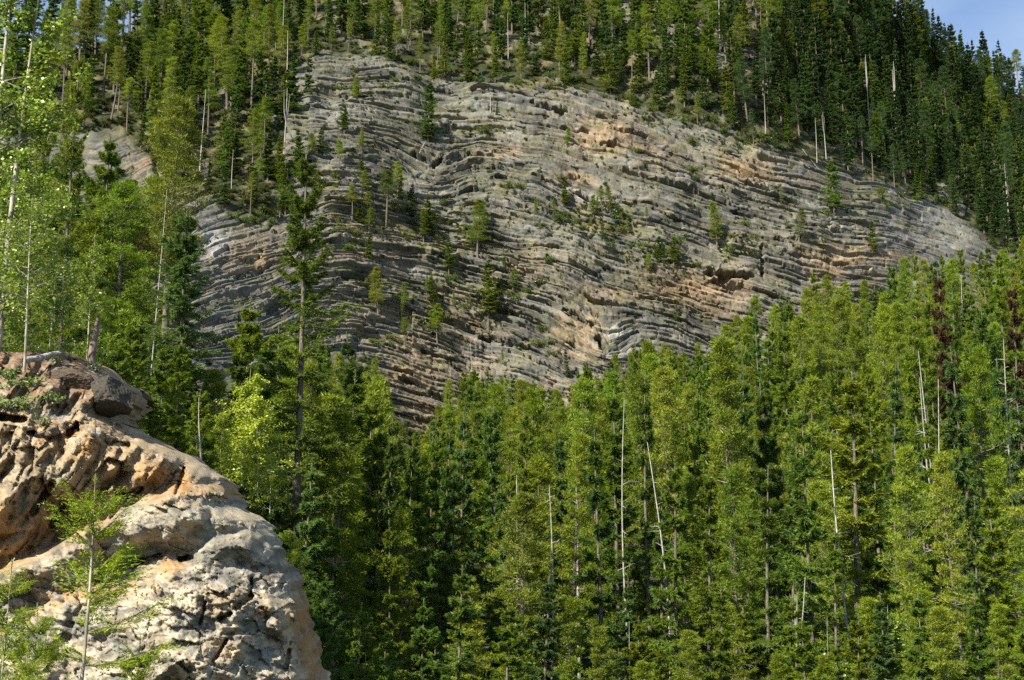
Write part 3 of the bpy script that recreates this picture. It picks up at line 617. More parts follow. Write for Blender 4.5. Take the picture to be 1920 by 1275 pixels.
UNSEEN = ids('''2 5-6 w 17 1a-1b 1i-1k 1w 20-22 25 29 2c 2j 34 39 3c 3h 3l-3m 41 45 4g 4i 4v 51 54 57 5a 5c-5d 5v 5z 63 66 6g 6k 6o-6p 6r 6w 7a 7f-7g 7k-7l 7p 7z 82 8a-8c 8f 8o-8p 92 9u 9w a1 a7 ac-ad af ai ak aq av b2 b5 b7 bc bg bp bx cb cf ch cu-cv cx-cy di do ds-du dy eg-ei em et ez f5 f8-fa fy g4-g5 g7 ga-gd gq gz h2 h5-h6 h9-ha hc-hd hm hy i8 if io iq it iv j2 jb ji jn jp k1 ka kj l3 l6 l8 lj-lk ln lr m3 mv n0 n8 nb nt nv nz-o0 o4 o7 oe og-oh on op ow p9 pd pk pn-po qc qj-qm qx rd rq rz s3 s9 sb sh ss sz tg ti to tz u6 u8-ub up ur uu uz v1-v2 v8 vb vd vf vo vs vw w6 wh wk wr wu wy-x1 x4 x7-x8 xf xh xq xu-xw y2 y6 yb yj yr yt yx z2 zc-zd zf-zg zz-100 102 108 10b 10e 10i 10q 10u 10z-111 11e 11n-11o 11w 121 129 12k 12p-12s 12u 131 133 135 13e 13g 13i 13l 13p 13s-13t 143-144 146 14c 14g-14h 14k 15d 169-16a 16f 16q 16s 16w 175-176 178 17a 17e 17g-17h 17n 17p 17r-17s 17v 17x 183-185 189 18o 18s 18v 18y 19q 19w 19z 1aa 1ac 1ai 1ap-1aq 1as 1be 1ci 1co 1d5 1df 1dm 1dx 1ef-1eg 1ei 1en 1gd 1gf 1gq 1gu 1h1-1h2 1h6 1h9-1ha 1hu 1hw''')     # stand wholly behind others: left out
MASS = ids('''7 9-b f h-j m p r-s x-y 10 14-15 1d 1g 1p-1q 1s-1u 23-24 2i 2m 2o 2r-2s 2v-2x 2z 32-33 35-37 3f 3p 3s 3v 3x 3z 42-43 4f 4k-4l 4n-4o 4q 4s 4u 4y-4z 53 56 5f 5k-5n 5r-5s 64-65 67 6a 6c-6e 6h 6m-6n 6t 6y-73 75-77 7h 7m 7r 7t 7v 83 85 88 8g 8i-8j 8q-8r 8u-8v 8x-8y 91 93 95 9b 9e-9h 9j 9m 9o 9r 9t 9x-9y a0 a5-a6 a8-a9 ae ao-ap as aw-ax b0 b3 ba bd-bf bj-bl bn bq bs bu by c0 c2-c3 c6 ce cg ci cl cn-cq d1 d7-d9 db-dc dg-dh dn dq dv e0-e2 e4-e6 e8 eb-ed ef en er eu-ev f0-f3 fb-fc fg-fh fj-fk fn-fo fq-fs fu-fw g1-g3 g6 ge gh gl-gm go-gp gt-gu gw-gy h3-h4 h7 he-hg hi hk hn hs-ht i0 i7 ig iw-ix j0 j5 j9 jc jf jj jm jq jv k3 k6 k8-k9 kd-kf kn-ko kq kx l2 la-lb le li lp ls lv-lw lz m4-m5 m9 mb-mc me-mf mi mk mq mu mw n2 n5 n7 n9-na nf ns nu nw-nx o2-o3 o6 o8 oi ol ot-ou p1 p4 p6 pb-pc pi pp pw-py q1 qa qf qi qn-qo qs qv-qw r0 r2 r4-r5 rc re rj-rm rr ru rw s0-s1 s6 sa sc-se sg sj-sm sp-sq sy t1-t2 t5-t9 tb-te tk-tn tr tt-tu ty u1-u2 uh uk-ul un-uo us v0 v4 v9 ve vg vk vm vp w0-w2 w8 wb we wg wo ws x2-x3 x9-xc xi xr-xs xz-y1 y5 yd yi yo yq yy z0 z4 z9 zi zk-zl zo zs-zt 103-106 10c 10f 10h 10j 10l-10m 10o 10r-10t 113 115 117-119 11b 11d 11g-11k 11q-11t 11v 11x 120 123-125 128 12f 12i 12m 12t 12y-12z 134 136 138 13b 13j 13m-13n 13r 13y-13z 142 145 147-14a 14d 14i-14j 14t 154 15c 15e 15g 15j-15k 15m 15o 15v-160 162 1bl-1bn 1bt 1bv 1by 1c0 1c3-1c4 1c6 1c8-1c9 1cc 1cf 1ch 1ck-1cm 1cp 1cr-1cu 1cw-1cx 1cz-1d0 1et 1ew-1ey 1f0 1f9-1fd 1g1-1g3 1g5 1gh 1gl 1gt 1gw 1hd 1hh 1hm 1hy''')         # past the 300 largest of their kind: part of the forest mass
PID = [0]
def put(kind, loc, H, zone, color=None, lean=None, which=None, wide=None, label=None, group=None, name=None, cat='tree'):
    pr = PROTO[kind]; k = int(rng.integers(len(pr))) if which is None else which
    h0, parts = pr[k]; t = TONES[kind][int(rng.integers(len(TONES[kind])))] if color is None else color
    j = rng.uniform(.82, 1.2); col = tuple(float(np.clip(c * j * rng.uniform(.94, 1.06), 0, 1)) for c in t)
    ln = (float(rng.normal(0, .018)), float(rng.normal(0, .018))) if lean is None else lean
    turn = float(rng.uniform(0, 6.28)); w = wide if wide is not None else float(rng.uniform(.72, 1.02)) * (18.0 / max(H, 8)) ** .3
    PID[0] += 1; pid = PID[0]
    if pid in UNSEEN: return None
    if pid in MASS: FILL.append((kind, k, tuple(float(v) for v in loc), H / h0, turn, col)); return None
    e = plant(name or kind, parts, tuple(float(v) for v in loc), H / h0, turn, ln, col, label, cat, group, w)
    bx, by = proj(np.array(loc)); tx, ty = proj(np.array(loc) + np.array([0, 0, H]))
    for ch in e.children: ch.pass_index = pid
    PLANTED.append([e, kind, float(bx), float(by), float(ty), H, zone, pid]); return e

# ---- forest below the cliff
CANOPY = np.array([(-200, 240), (0, 250), (150, 290), (230, 400), (285, 520), (300, 650), (420, 660), (470, 610), (520, 620), (560, 600), (640, 660), (700, 660), (735, 780), (800, 790), (830, 730), (860, 670), (930, 690), (1000, 700), (1060, 740), (1100, 660), (1170, 660), (1215, 600), (1280, 640), (1330, 640), (1410, 540), (1470, 530), (1550, 470), (1620, 520), (1690, 470), (1790, 450), (1850, 420), (1920, 400), (2100, 380)], float)
def lower_forest():
    pts = np.full((2000, 2), 1e6); n = 0; cand = rng.random((26000, 2))
    for a, b in cand:
        Y = 60 + 190 * a ** .9; px = -120 + 2160 * b; X = (px - PCX) / FPX * Y * 1.0
        
        sp = 2.7 + .008 * Y
        if np.min((pts[:n + 1, 0] - X) ** 2 + (pts[:n + 1, 1] - Y) ** 2) < sp * sp: continue
        z = float(ground_z(X, Y)); bx, by = proj(np.array([X, Y, z]))
        if bx < 520: continue
        lim = float(np.interp(bx, CANOPY[:, 0], CANOPY[:, 1])) + rng.gamma(1.3, 22)
        # height so that the top stays below the tree line of the photograph
        d = Y; _, ty1 = proj(np.array([X, Y, z + 1.0])); k = (by - ty1)
        H = min(rng.uniform(12, 23.5) * (.7 if Y < 80 else 1), (by - lim) / k)
        if H < 7.5: continue
        pts[n] = (X, Y); n += 1; kind = rng.choice(['spruce_tree', 'pine_tree', 'fir_tree', 'dead_tree'], p=[.30, .38, .295, .025])
        put(kind, (X, Y, z - .15), H * (.85 if kind == 'dead_tree' else 1), 'lower')
lower_forest()
# ---- forest on the slope above the cliff
def upper_forest():
    pts = np.full((2000, 3), 1e6); n = 0
    for _ in range(16000):
        px = rng.uniform(-60, 1990); py = rng.uniform(-20, 520)
        tp = top_py(px); rp = ridge_py(px)
        if py < max(rp + 1, -6) or py > tp + rng.normal(0, 6): continue
        if blob(px, py, 1300, 30, 120, 70, .35) > .35 and rng.random() < .8: continue
        if blob(px, py, 1845, 320, 40, 40) > .4: continue
        Y = float(hill_y(px, py)); P = at(px, py, Y)
        sp = 4.6 if px < 1450 else 5.2
        if np.min(((pts[:n + 1] - P) ** 2).sum(1)) < sp * sp: continue
        pts[n] = P; n += 1; near_edge = np.clip((tp - py) / 60.0, 0, 1)
        H = rng.uniform(12, 21) * (.55 + .45 * near_edge)
        if px > 1500: H *= 1.22
        if 380 < px < 530 and py > 250: H *= .8
        kind = rng.choice(['spruce_tree', 'pine_tree', 'fir_tree', 'dead_tree'], p=[.37, .38, .21, .04] if px < 1450 else [.66, .14, .17, .03])
        put(kind, P + np.array([0, 0, -.4]), H, 'upper', wide=float(rng.uniform(1.0, 1.45)), color=((.060, .100, .036) if px > 1400 and kind != 'dead_tree' and rng.random() < .8 else None))  # far-right trees mostly get a darker green that stands in for the slope's shade
upper_forest()
#print('PLANTED', len(PLANTED), {k: sum(p[1] == k for p in PLANTED) for k in PROTO})
# ------------------------------------------------------------------ trees and bushes on the cliff
def on_hill(px, py, sink=.3):
    P = hill_pt(px, py)[0]; return P - np.array([0, -.35, sink])
for px, py, hp, kind, tone in [(800, 258, 118, 'fir_tree', None), (665, 200, 60, 'pine_tree', None), (930, 220, 42, 'spruce_tree', None), (722, 425, 108, 'pine_tree', (.085, .12, .03)), (745, 372, 70, 'pine_tree', None), (895, 482, 112, 'pine_tree', None),
        (840, 516, 74, 'fir_tree', None), (915, 614, 132, 'fir_tree', None), (820, 652, 86, 'pine_tree', None), (708, 592, 96, 'pine_tree', None), (1345, 462, 90, 'pine_tree', None), (1570, 396, 108, 'fir_tree', None), (1498, 455, 66, 'pine_tree', (.14, .16, .06)),
        (1270, 606, 50, 'spruce_tree', None), (635, 326, 58, 'pine_tree', None), (660, 420, 72, 'pine_tree', None), (690, 445, 56, 'pine_tree', None), (800, 432, 72, 'fir_tree', None), (510, 218, 118, 'spruce_tree', None), (546, 228, 128, 'spruce_tree', None), (575, 190, 90, 'spruce_tree', None),
        (1468, 380, 40, 'pine_tree', None), (1255, 412, 36, 'pine_tree', None), (1165, 440, 48, 'pine_tree', None), (1060, 284, 40, 'pine_tree', None), (1010, 452, 38, 'pine_tree', None), (960, 560, 56, 'pine_tree', None), (760, 650, 58, 'pine_tree', None),
        (805, 546, 42, 'pine_tree', None), (1210, 432, 40, 'pine_tree', None), (1640, 470, 62, 'fir_tree', None), (1050, 548, 30, 'pine_tree', None), (1215, 520, 42, 'pine_tree', None), (860, 420, 46, 'pine_tree', None), (600, 300, 64, 'spruce_tree', None), (560, 330, 96, 'spruce_tree', None),
        (530, 400, 110, 'spruce_tree', None), (470, 385, 92, 'spruce_tree', None), (500, 340, 104, 'spruce_tree', None), (440, 330, 88, 'spruce_tree', None), (1105, 448, 34, 'pine_tree', None), (680, 300, 44, 'pine_tree', None), (770, 250, 36, 'pine_tree', None), (850, 580, 40, 'pine_tree', None), (1545, 470, 44, 'spruce_tree', None), (940, 690, 40, 'pine_tree', None), (1065, 712, 56, 'spruce_tree', None), (985, 470, 34, 'pine_tree', None)]:
    P = on_hill(px, py); put(kind, P, 1.12 * hp * P[1] / FPX, 'cliff', color=tone, wide=1.75 if kind == 'pine_tree' else 1.5)
P = on_hill(918, 213); put('dead_tree', P, 58 * P[1] / FPX, 'cliff', lean=(0, .01), which=1, wide=2.3, label='bare white pole of a dead tree standing alone on the cliff face')
SHRUBS = [shrub_parts(500 + k, 1.0, [.8, .65, .95, .7][k], 1300, .17, .07) for k in range(4)] + [shrub_parts(510 + k, 1.0, .7, 650, .16, .1, True) for k in range(2)]
SHRUB_SPOTS = []
def shrub(px, py, size, zone, tone=None):
    P = on_hill(px, py, .15); k = int(rng.integers(len(SHRUBS)))
    t = tone or [(.10, .125, .026), (.085, .12, .03), (.12, .125, .035), (.07, .105, .03)][int(rng.integers(4))]
    turn = float(rng.uniform(0, 6.28)); PID[0] += 1
    if PID[0] in UNSEEN: return
    e = plant('shrub', SHRUBS[k], tuple(P), size, turn, (0, 0), t, None, 'shrub', None, 1.0); PLANTED.append([e, 'shrub', float(px), float(py), float(py - size * FPX / P[1]), size, zone, PID[0]])
    for ch in e.children: ch.pass_index = PID[0]
for cx, cy, rx, ry, n in [(800, 420, 80, 40, 14), (1120, 420, 75, 25, 13), (1380, 460, 40, 25, 5), (830, 560, 70, 50, 10), (640, 420, 60, 90, 12), (900, 240, 90, 30, 7), (1250, 215, 80, 18, 9), (1040, 165, 130, 12, 9), (960, 540, 50, 35, 7), (1240, 475, 60, 30, 9), (1010, 660, 40, 30, 4),
                          (700, 160, 90, 25, 7), (1200, 300, 140, 40, 8), (1500, 410, 80, 30, 7), (1690, 375, 60, 16, 6), (980, 350, 120, 30, 6), (470, 405, 50, 14, 7), (740, 640, 60, 40, 5), (1420, 262, 60, 12, 7)]:
    for _ in range(int(n * 1.35)): shrub(cx + rng.normal(0, rx * .6), cy + rng.normal(0, ry * .6), float(rng.uniform(.6, 1.7)), 'cliff')
for cx, cy, rx, ry, n_ in [(680, 380, 60, 130, 12), (790, 430, 60, 50, 8), (1120, 425, 70, 22, 7), (1230, 490, 50, 40, 6), (840, 590, 70, 50, 6), (950, 560, 40, 40, 4), (1020, 420, 50, 20, 4), (740, 560, 50, 50, 5)]:
    for _ in range(n_):
        P = on_hill(cx + rng.normal(0, rx * .6), cy + rng.normal(0, ry * .6)); kd = str(rng.choice(['pine_tree', 'spruce_tree', 'fir_tree'], p=[.55, .25, .2])); put(kd, P, float(rng.uniform(2.6, 7.5)), 'cliff', wide=1.7)
for px in np.linspace(560, 1780, 62):
    shrub(px + rng.uniform(-8, 8), top_py(px) + rng.uniform(-16, 8), float(rng.uniform(.7, 1.8)), 'brink')

# loose slabs and blocks standing proud of the beds
import bmesh
def rock_mesh(name, seed, sub=1, cuts=9, size=(1, 1, 1), rough=.05, mat='slab', depth=(.55, .85)):
    bm = bmesh.new(); bmesh.ops.create_icosphere(bm, subdivisions=sub, radius=1.0); r = random.Random(seed)
    planes = [(Vector((r.gauss(0, 1), r.gauss(0, 1), r.gauss(0, 1))).normalized(), r.uniform(*depth)) for _ in range(cuts)]
    for v in bm.verts:
        for n, d in planes:
            k = v.co.dot(n) - d
            if k > 0: v.co -= n * k
        v.co += Vector((r.uniform(-1, 1), r.uniform(-1, 1), r.uniform(-1, 1))) * rough
        v.co = Vector((v.co.x * size[0], v.co.y * size[1], v.co.z * size[2]))
    if sub >= 4:
        from mathutils import noise as mn
        for v in bm.verts: v.co *= 1 + .10 * mn.noise(v.co * 2.3) + .07 * abs(mn.noise(v.co * 6.0)) + .03 * mn.noise(v.co * 15)
    me = bpy.data.meshes.new(name); bm.to_mesh(me); bm.free(); me.materials.append(M[mat]); return me
SLABS = [rock_mesh('rock_slab', 600 + k, 1, 10, (1.0, .55, [.22, .3, .18, .36, .26, .45][k]), .05) for k in range(6)]
def cliff_slabs(n=250):
    k = 0; cols = [(.10, .098, .085), (.135, .132, .115), (.08, .078, .07), (.20, .155, .10), (.12, .118, .098)]
    while k < n:
        px = rng.uniform(340, 1740); py = rng.uniform(120, 760)
        if py < top_py(px) + 14 or py > float(np.interp(px, CANOPY[:, 0], CANOPY[:, 1])) + 10: continue
        if px < 540 and py < 400: continue
        P = hill_pt(px, py)[0]; m = float(dip(np.array([px]), np.array([py]))[0])
        o = link('rock_slab', SLABS[int(rng.integers(6))], cliff); o.location = P + np.array([0, .12, 0])
        s = float(rng.uniform(.5, 1.25)); o.scale = (s * rng.uniform(.8, 1.7), s, s); o.rotation_euler = (float(rng.normal(0, .1)), math.atan(m) + float(rng.normal(0, .08)), float(rng.normal(0, .25)))
        c = cols[int(rng.integers(5))]; j = rng.uniform(.85, 1.15); o.color = (c[0] * j, c[1] * j, c[2] * j, 1); k += 1
cliff_slabs()
def log(name, a, b, r, label, color_mat='deadwood', taper=.5):
    A, B = np.array(a, float), np.array(b, float); n = 6; w = np.linspace(0, 1, n)[:, None]; L = np.linalg.norm(B - A)
    P = A + (B - A) * w + rng.normal(0, .012 * L, (n, 3)) * np.sin(w * math.pi)
    g = Geo(); g.tube(P - A, lerp(r, r * taper, np.linspace(0, 1, n)), 7)
    e = link(name, None, loc=tuple(A)); link('trunk', g.build('trunk', M[color_mat], True), e); g2 = Geo()
    for k in range(5):
        c = lerp(P[0], P[-1], rng.uniform(.35, .95)) - A; g2.tube(np.stack([c, c + rng.normal(0, .45, 3) * min(L, 5) * .14]), [r * .3, r * .08], 4)
    o = link('branches', g2.build('branches', M[color_mat]), e); o['kind'] = 'stuff'
    return tag(e, label, 'log')
for a, b, r, lab in [((780, 284), (797, 262), .12, 'short grey log propped on a ledge below the tall cliff fir'), ((1488, 288), (1520, 312), .12, 'white fallen log sloping down beside the forest edge, left of its twin'), ((1503, 281), (1538, 313), .11, 'white fallen log sloping down beside the forest edge, right of its twin'),
                     ((478, 12), (500, 72), .11, 'long bare leaning log among the trees at the top of the slope'), ((1528, 160), (1540, 210), .13, 'pale leaning log in the shaded trees right of the upper rock face'), ((1590, 292), (1606, 318), .1, 'small pale log lying at the shaded forest edge')]:
    log('fallen_log', on_hill(*a, -.25) - np.array([0, .9, 0]), on_hill(*b, -.25) - np.array([0, .9, 0]), r, lab)

# ------------------------------------------------------------------ the rock outcrop beside the road
ORIGHT = np.array([(660, 120), (672, 150), (690, 200), (715, 232), (736, 247), (752, 232), (766, 208), (774, 204), (790, 222), (815, 262), (835, 310), (850, 340), (872, 385), (895, 420), (920, 431), (945, 433), (957, 452), (975, 482), (1005, 505), (1040, 523), (1075, 540), (1090, 547), (1120, 556), (1160, 570), (1200, 582), (1240, 592), (1275, 600), (1340, 616), (1460, 640)], float)
L1 = np.array([(-300, 1150), (0, 1088), (60, 1060), (120, 1030), (170, 1003), (215, 985), (280, 950), (340, 925), (380, 930), (440, 950), (700, 980)], float)
L2 = np.array([(-300, 770), (0, 792), (80, 790), (150, 785), (220, 830), (300, 870), (345, 862), (420, 880), (700, 1000)], float)
L3 = np.array([(-300, 1260), (0, 1180), (120, 1120), (230, 1092), (300, 1072), (345, 1052), (400, 1010), (470, 1000), (520, 1040), (700, 1100)], float)
def outcrop_surface(px, py, xr):
    def rel(L): return py - np.interp(px, L[:, 0], L[:, 1]) + (fbm(px / 40, py / 40, 201, 2) - .5) * 22
    t1, t2, t3 = rel(L1), rel(L2), rel(L3)
    Y = 25.2 - .0042 * (py - 1000)
    Y = Y + np.where(t1 < 0, .95 * sstep(0, -26, t1) - .75 * sstep(-26, -150, t1), .35 * sstep(40, 0, t1) * 0)       # shelf, then an overhanging face above it
    Y = Y + np.where(t2 < 0, .014 * -t2, 0)                                                                         # crumbling top slope runs back
    Y = Y + np.where(t3 > 0, 0, .38 * sstep(0, -12, t3) * sstep(-90, -30, t3)) - .25 * sstep(-8, 30, t3)
    xs_ = np.interp(py, ORIGHT[:, 0], ORIGHT[:, 1]) + 8; q = np.clip((px - (xs_ - 250)) / 250, 0, 1); Y = Y + np.interp(q, [0, .45, .75, .93, 1], [0, .15, .75, 1.9, 3.6])
    up = sstep(20, -30, t1)                      # upper tier: joints lean to the right
    c, s = math.cos(1.02), math.sin(1.02)
    u1 = px * c - py * s; v1 = px * s + py * c
    wx = px * .97 + py * .24; wy = py * .97 - px * .24
    a1, g1 = facets(u1 / 120, v1 / 44, 211, 3.0); a2, g2 = facets(u1 / 42, v1 / 17, 212, 3.0); a3, g3 = facets(u1 / 17, v1 / 8, 213, 2.6)
    b1, k1 = facets(wx / 105, wy / 70, 221, 3.2); b2, k2 = facets(wx / 40, wy / 24, 222, 3.2); b3, k3 = facets(wx / 15, wy / 10, 223, 2.8); b4, k4 = facets(px / 6.5, py / 5, 224, 2.2)
    def tr(a, sx, sy, seed): return trin((px * math.cos(a) + py * math.sin(a)) / sx, (py * math.cos(a) - px * math.sin(a)) / sy, seed)
    hu = .26 * a1 + .10 * a2 + .03 * a3 + 1.0 * tr(-1.0, 110, 40, 214) + .42 * tr(-.8, 46, 18, 215) + .16 * tr(-1.2, 19, 9, 216) + .06 * tr(.3, 9, 6, 217)
    hl = .14 * b1 + .10 * b2 + .03 * b3 + 1.5 * tr(.35, 150, 95, 226) + .55 * tr(-.6, 70, 42, 227) + .18 * tr(1.0, 32, 19, 228) + .07 * tr(-.2, 15, 9, 225) + .03 * tr(.5, 8, 5, 236)
    hl = hl - .06 * (1 - sstep(0, .02, k1)) - .04 * (1 - sstep(0, .03, k2)) * sstep(.5, .6, fbm(px / 60, py / 40, 230, 2))
    smooth = blob(px, py, 265, 985, 85, 34, -.35) + blob(px, py, 420, 1010, 70, 30) + blob(px, py, 380, 905, 50, 25) * .8
    crum = blob(px, py, 410, 925, 60, 22) + .8 * blob(px, py, 150, 815, 120, 30) + blob(px, py, 440, 1110, 120, 60) * .6
    h = lerp(hl, hu, up) * (1 - .75 * np.clip(smooth, 0, 1)) + (.006 + .03 * np.clip(crum, 0, 1)) * b4 * 2 + .035 * trin(px / 6, py / 4.5, 229) + b3 * .06 * crum + (fbm(px / 24, py / 15, 231, 3) - .5) * .02 + (vnoise(px / 3, py / 2.6, 232) - .5) * .02
    # bedding of the lower face
    lay = np.sin((wy * .98 + wx * .12) / 7.5 + 3 * fbm(px / 70, py / 26, 233, 2)); h = h + .022 * lay * sstep(-20, 60, t3) * sstep(.4, .6, fbm(px / 80, py / 60, 234, 2))
    for x0, y0, x1, y1, w, d in [(338, 1050, 358, 1046, 7, .5), (525, 1100, 545, 1068, 6, .6), (440, 1140, 470, 1118, 6, .35), (470, 1118, 470, 1085, 4, .3), (400, 1240, 425, 1200, 4, .3), (535, 1255, 542, 1220, 5, .35), (375, 1170, 385, 1130, 3, .25), (130, 812, 146, 800, 9, .7), (55, 812, 90, 822, 6, .4), (200, 828, 240, 835, 6, .4), (390, 932, 420, 935, 4, .3), (0, 783, 45, 788, 9, .7), (235, 932, 262, 915, 8, .5), (60, 960, 100, 905, 8, .45), (95, 985, 118, 945, 7, .45), (345, 880, 330, 925, 5, .5), (432, 1150, 415, 1160, 4, .3), (210, 1070, 300, 1042, 7, .35)]:
        L2_ = (x1 - x0) ** 2 + (y1 - y0) ** 2; tt = np.clip(((px - x0) * (x1 - x0) + (py - y0) * (y1 - y0)) / L2_, 0, 1)
        dd = np.hypot(px - x0 - tt * (x1 - x0), py - y0 - tt * (y1 - y0)); ww = w * (.5 + fbm(px / 9, py / 9, 240, 2)); h = h - d * (1 - sstep(ww * .5, ww * 1.1, dd))
    edge = np.clip((xr - px) / 60, 0, 1)
    return Y - h * (.35 + .65 * edge), h, up, t1, t2, t3, g1, k1, b2, a2
def outcrop_color(px, py, xr, up, t1, t2, t3, b2, a2):
    n1 = fbm(px / 60, py / 45, 251, 4); n2 = fbm(px / 18, py / 14, 252, 3); n3 = fbm(px / 6, py / 5, 253, 3)
    cream = np.array([.365, .305, .21]); grey = np.array([.195, .186, .155]); orange = np.array([.36, .185, .06]); tan = np.array([.33, .235, .13]); brown = np.array([.12, .08, .05]); white = np.array([.42, .385, .31]); dgrey = np.array([.085, .08, .07])
    c = grey + (cream - grey) * sstep(.35, .62, n1 * .45 + n2 * .35 + n3 * .2 + .10 * b2)[..., None]
    def mx(col, w): nonlocal c; c = c + (col - c) * np.clip(w, 0, 1)[..., None]
    for sc_, sd_, am_ in ((26, 271, .7), (11, 272, .5)):
        _, _, _, _, ci, cj = voro((px + .4 * py) / sc_, py / (sc_ * .6), sd_); c = c * (1 - am_ / 2 + am_ * hsh(ci, cj, sd_ + 3))[..., None]
    mx(white, sstep(.60, .72, n2 * .6 + n3 * .4) * .8); mx(dgrey, sstep(.60, .74, fbm(px / 30, py / 22, 254, 4)) * .45)
    O = 0
    for x, y, rx, ry, a in ((300, 900, 50, 45, 1), (345, 905, 18, 40, 1), (100, 980, 120, 50, .8), (568, 1170, 22, 70, 1.1), (585, 1250, 20, 40, 1), (410, 925, 45, 16, .9), (150, 825, 60, 30, .9), (320, 1055, 30, 20, .9), (160, 1110, 90, 18, .8), (440, 1140, 60, 30, .35), (420, 1230, 40, 40, .35), (0, 1050, 60, 60, .7), (450, 1015, 40, 10, .6), (520, 1150, 60, 20, .5)):
        O = np.maximum(O, a * blob(px, py, x, y, rx, ry))
    mx(tan, sstep(.35, .6, n1 + up * .2) * np.clip(up * .75 + O, 0, 1) * .8); mx(orange, sstep(.44, .62, n2 * .6 + n3 * .4 + O * .12 + a2 * .15) * np.clip(O, 0, 1) * .9)
    D = .9 * blob(px, py, 25, 880, 80, 50) + .7 * blob(px, py, 235, 920, 40, 25) + .6 * blob(px, py, 60, 960, 60, 50) + .7 * blob(px, py, 245, 1050, 55, 20, -.3) + .45 * blob(px, py, 440, 1110, 40, 30) + .5 * blob(px, py, 110, 1090, 90, 20)  # dark grey painted in where overhangs and hollows lie in shade
    mx(dgrey, D * sstep(.40, .6, n2 * .5 + n3 * .5) * .9)
    mx(np.array([.215, .205, .165]), (blob(px, py, 265, 985, 85, 30, -.35) + blob(px, py, 420, 1012, 90, 40) + .8 * blob(px, py, 330, 860, 60, 18) + .8 * blob(px, py, 390, 890, 40, 20)) * .75)
    mx(cream * 1.12, np.exp(-((t1 - 12) / 12) ** 2) * sstep(.35, .5, n2) * .8); mx(np.array([.42, .27, .13]), np.exp(-((t3 - 6) / 9) ** 2) * sstep(.4, .55, n2) * .8 * (px < 360))  # lighter cream strip puts the light on the shelf into the colour
    soil = sstep(-6, -40, t2) * sstep(260, 150, px); mx(brown * 1.25, soil * .92); mx(np.array([.22, .15, .09]), soil * sstep(.52, .65, n3) * .8); mx(np.array([.28, .25, .2]), soil * sstep(.62, .7, fbm(px / 8, py / 6, 256, 2)) * .8)
    return c
def build_outcrop():
    ys = np.concatenate([np.arange(660, 1300, 2.0), np.arange(1300, 1461, 8)]); nu = 350
    rows = []; colr = []
    xr = np.interp(ys, ORIGHT[:, 0], ORIGHT[:, 1]) + (fbm(ys / 14, ys * 0, 261, 3) - .5) * 16 + (facets(ys / 22, ys * 0, 262)[0]) * 8
    u = np.linspace(0, 1, nu) ** .85; px = -230 + (xr[:, None] + 230) * u[None]; py = np.repeat(ys[:, None], nu, 1); XR = np.repeat(xr[:, None], nu, 1)
    Y, h, up, t1, t2, t3, g1, k1, b2, a2 = outcrop_surface(px, py, XR); C = outcrop_color(px, py, XR, up, t1, t2, t3, b2, a2)
    P = at(px, py, Y)
    global OUT_P, OUT_X, OUT_Y
    OUT_P = P; OUT_X = px; OUT_Y = ys
    # the far side, turning away behind the edge
    nb = 14; k = (np.arange(1, nb + 1) / nb)[None, :, None]; last = P[:, -1:, :]
    back = last + np.concatenate([-1.6 * k ** 2 + 0 * last[..., :1] + (fbm(ys[:, None, None] / 30, k * 6, 263, 3) - .5) * .5 * np.sin(k * 2.6), 6.0 * k + 0 * last[..., :1], 0 * k + 0 * last[..., :1] + .4 * k], -1)
    P = np.concatenate([P, back], 1); C = np.concatenate([C, np.repeat(C[:, -1:], nb, 1)], 1)
    # the top, running back to the trees
    nt = 12; kt = (np.arange(nt, 0, -1) / nt)[:, None, None]; top = P[:1] + np.concatenate([0 * kt + 0 * P[:1, :, :1], 7.0 * kt + 0 * P[:1, :, :1], .25 * kt + 0 * P[:1, :, :1] + (fbm(P[:1, :, :1] * 2, kt * 9, 264, 3) - .5) * .5], -1)
    P = np.concatenate([top, P], 0); C = np.concatenate([np.repeat(np.array([[[.11, .08, .05]]]), nt, 0) + 0 * C[:1], C], 0)
    e = link('rock_outcrop', None, loc=(float(P[nt + 300, 100, 0]), float(P[nt + 300, 100, 1]), -4.0)); O = np.array(e.location)
    o = link('rock_face', mesh_np('rock_face', (P - O).reshape(-1, 3), grid_faces(*P.shape[:2]), M['outcrop'], False, None, None, C.reshape(-1, 3)), e)
    tag(e, 'sunlit tan and grey fractured rock outcrop beside the road', 'rock'); return e, O
outcrop, OUT0 = build_outcrop()
def out_pt(px, py):
    r = int(np.clip(np.searchsorted(OUT_Y, py), 0, len(OUT_Y) - 1)); c = int(np.clip(np.searchsorted(OUT_X[r], px), 0, OUT_X.shape[1] - 1)); return OUT_P[r, c].copy()
def out_rock(name, me, px, py, size, color, rot=None, sink=.0, label=None):
    o = link(name, me, outcrop, color); o.location = out_pt(px, py) - OUT0 + np.array([0, sink, 0]); o.scale = size
    o.rotation_euler = rot if rot is not None else tuple(rng.uniform(-.5, .5, 3)); 
    if label: o['label'] = label
    return o
BOULDER = rock_mesh('boulder', 700, 5, 11, (1, 1, 1), .012, 'stone', (.5, .8))
out_rock('boulder', BOULDER, 192, 742, (.56, .8, .42), (.075, .066, .052), (.25, .42, .2), .35, 'dark overhanging boulder on the brink of the outcrop')
out_rock('boulder', BOULDER, 120, 715, (.5, .6, .3), (.10, .075, .055), (.1, .1, 1.2), .35)
out_rock('boulder', BOULDER, 136, 840, (.17, .18, .22), (.48, .41, .28), (.4, .5, .9), .0, 'pale cream boulder below the hollow')
STONES = [rock_mesh('stone', 710 + k, 2, 9, (1, [.7, .8, .6][k % 3], [.55, .7, .45, .8][k % 4]), .04, 'stone') for k in range(9)]
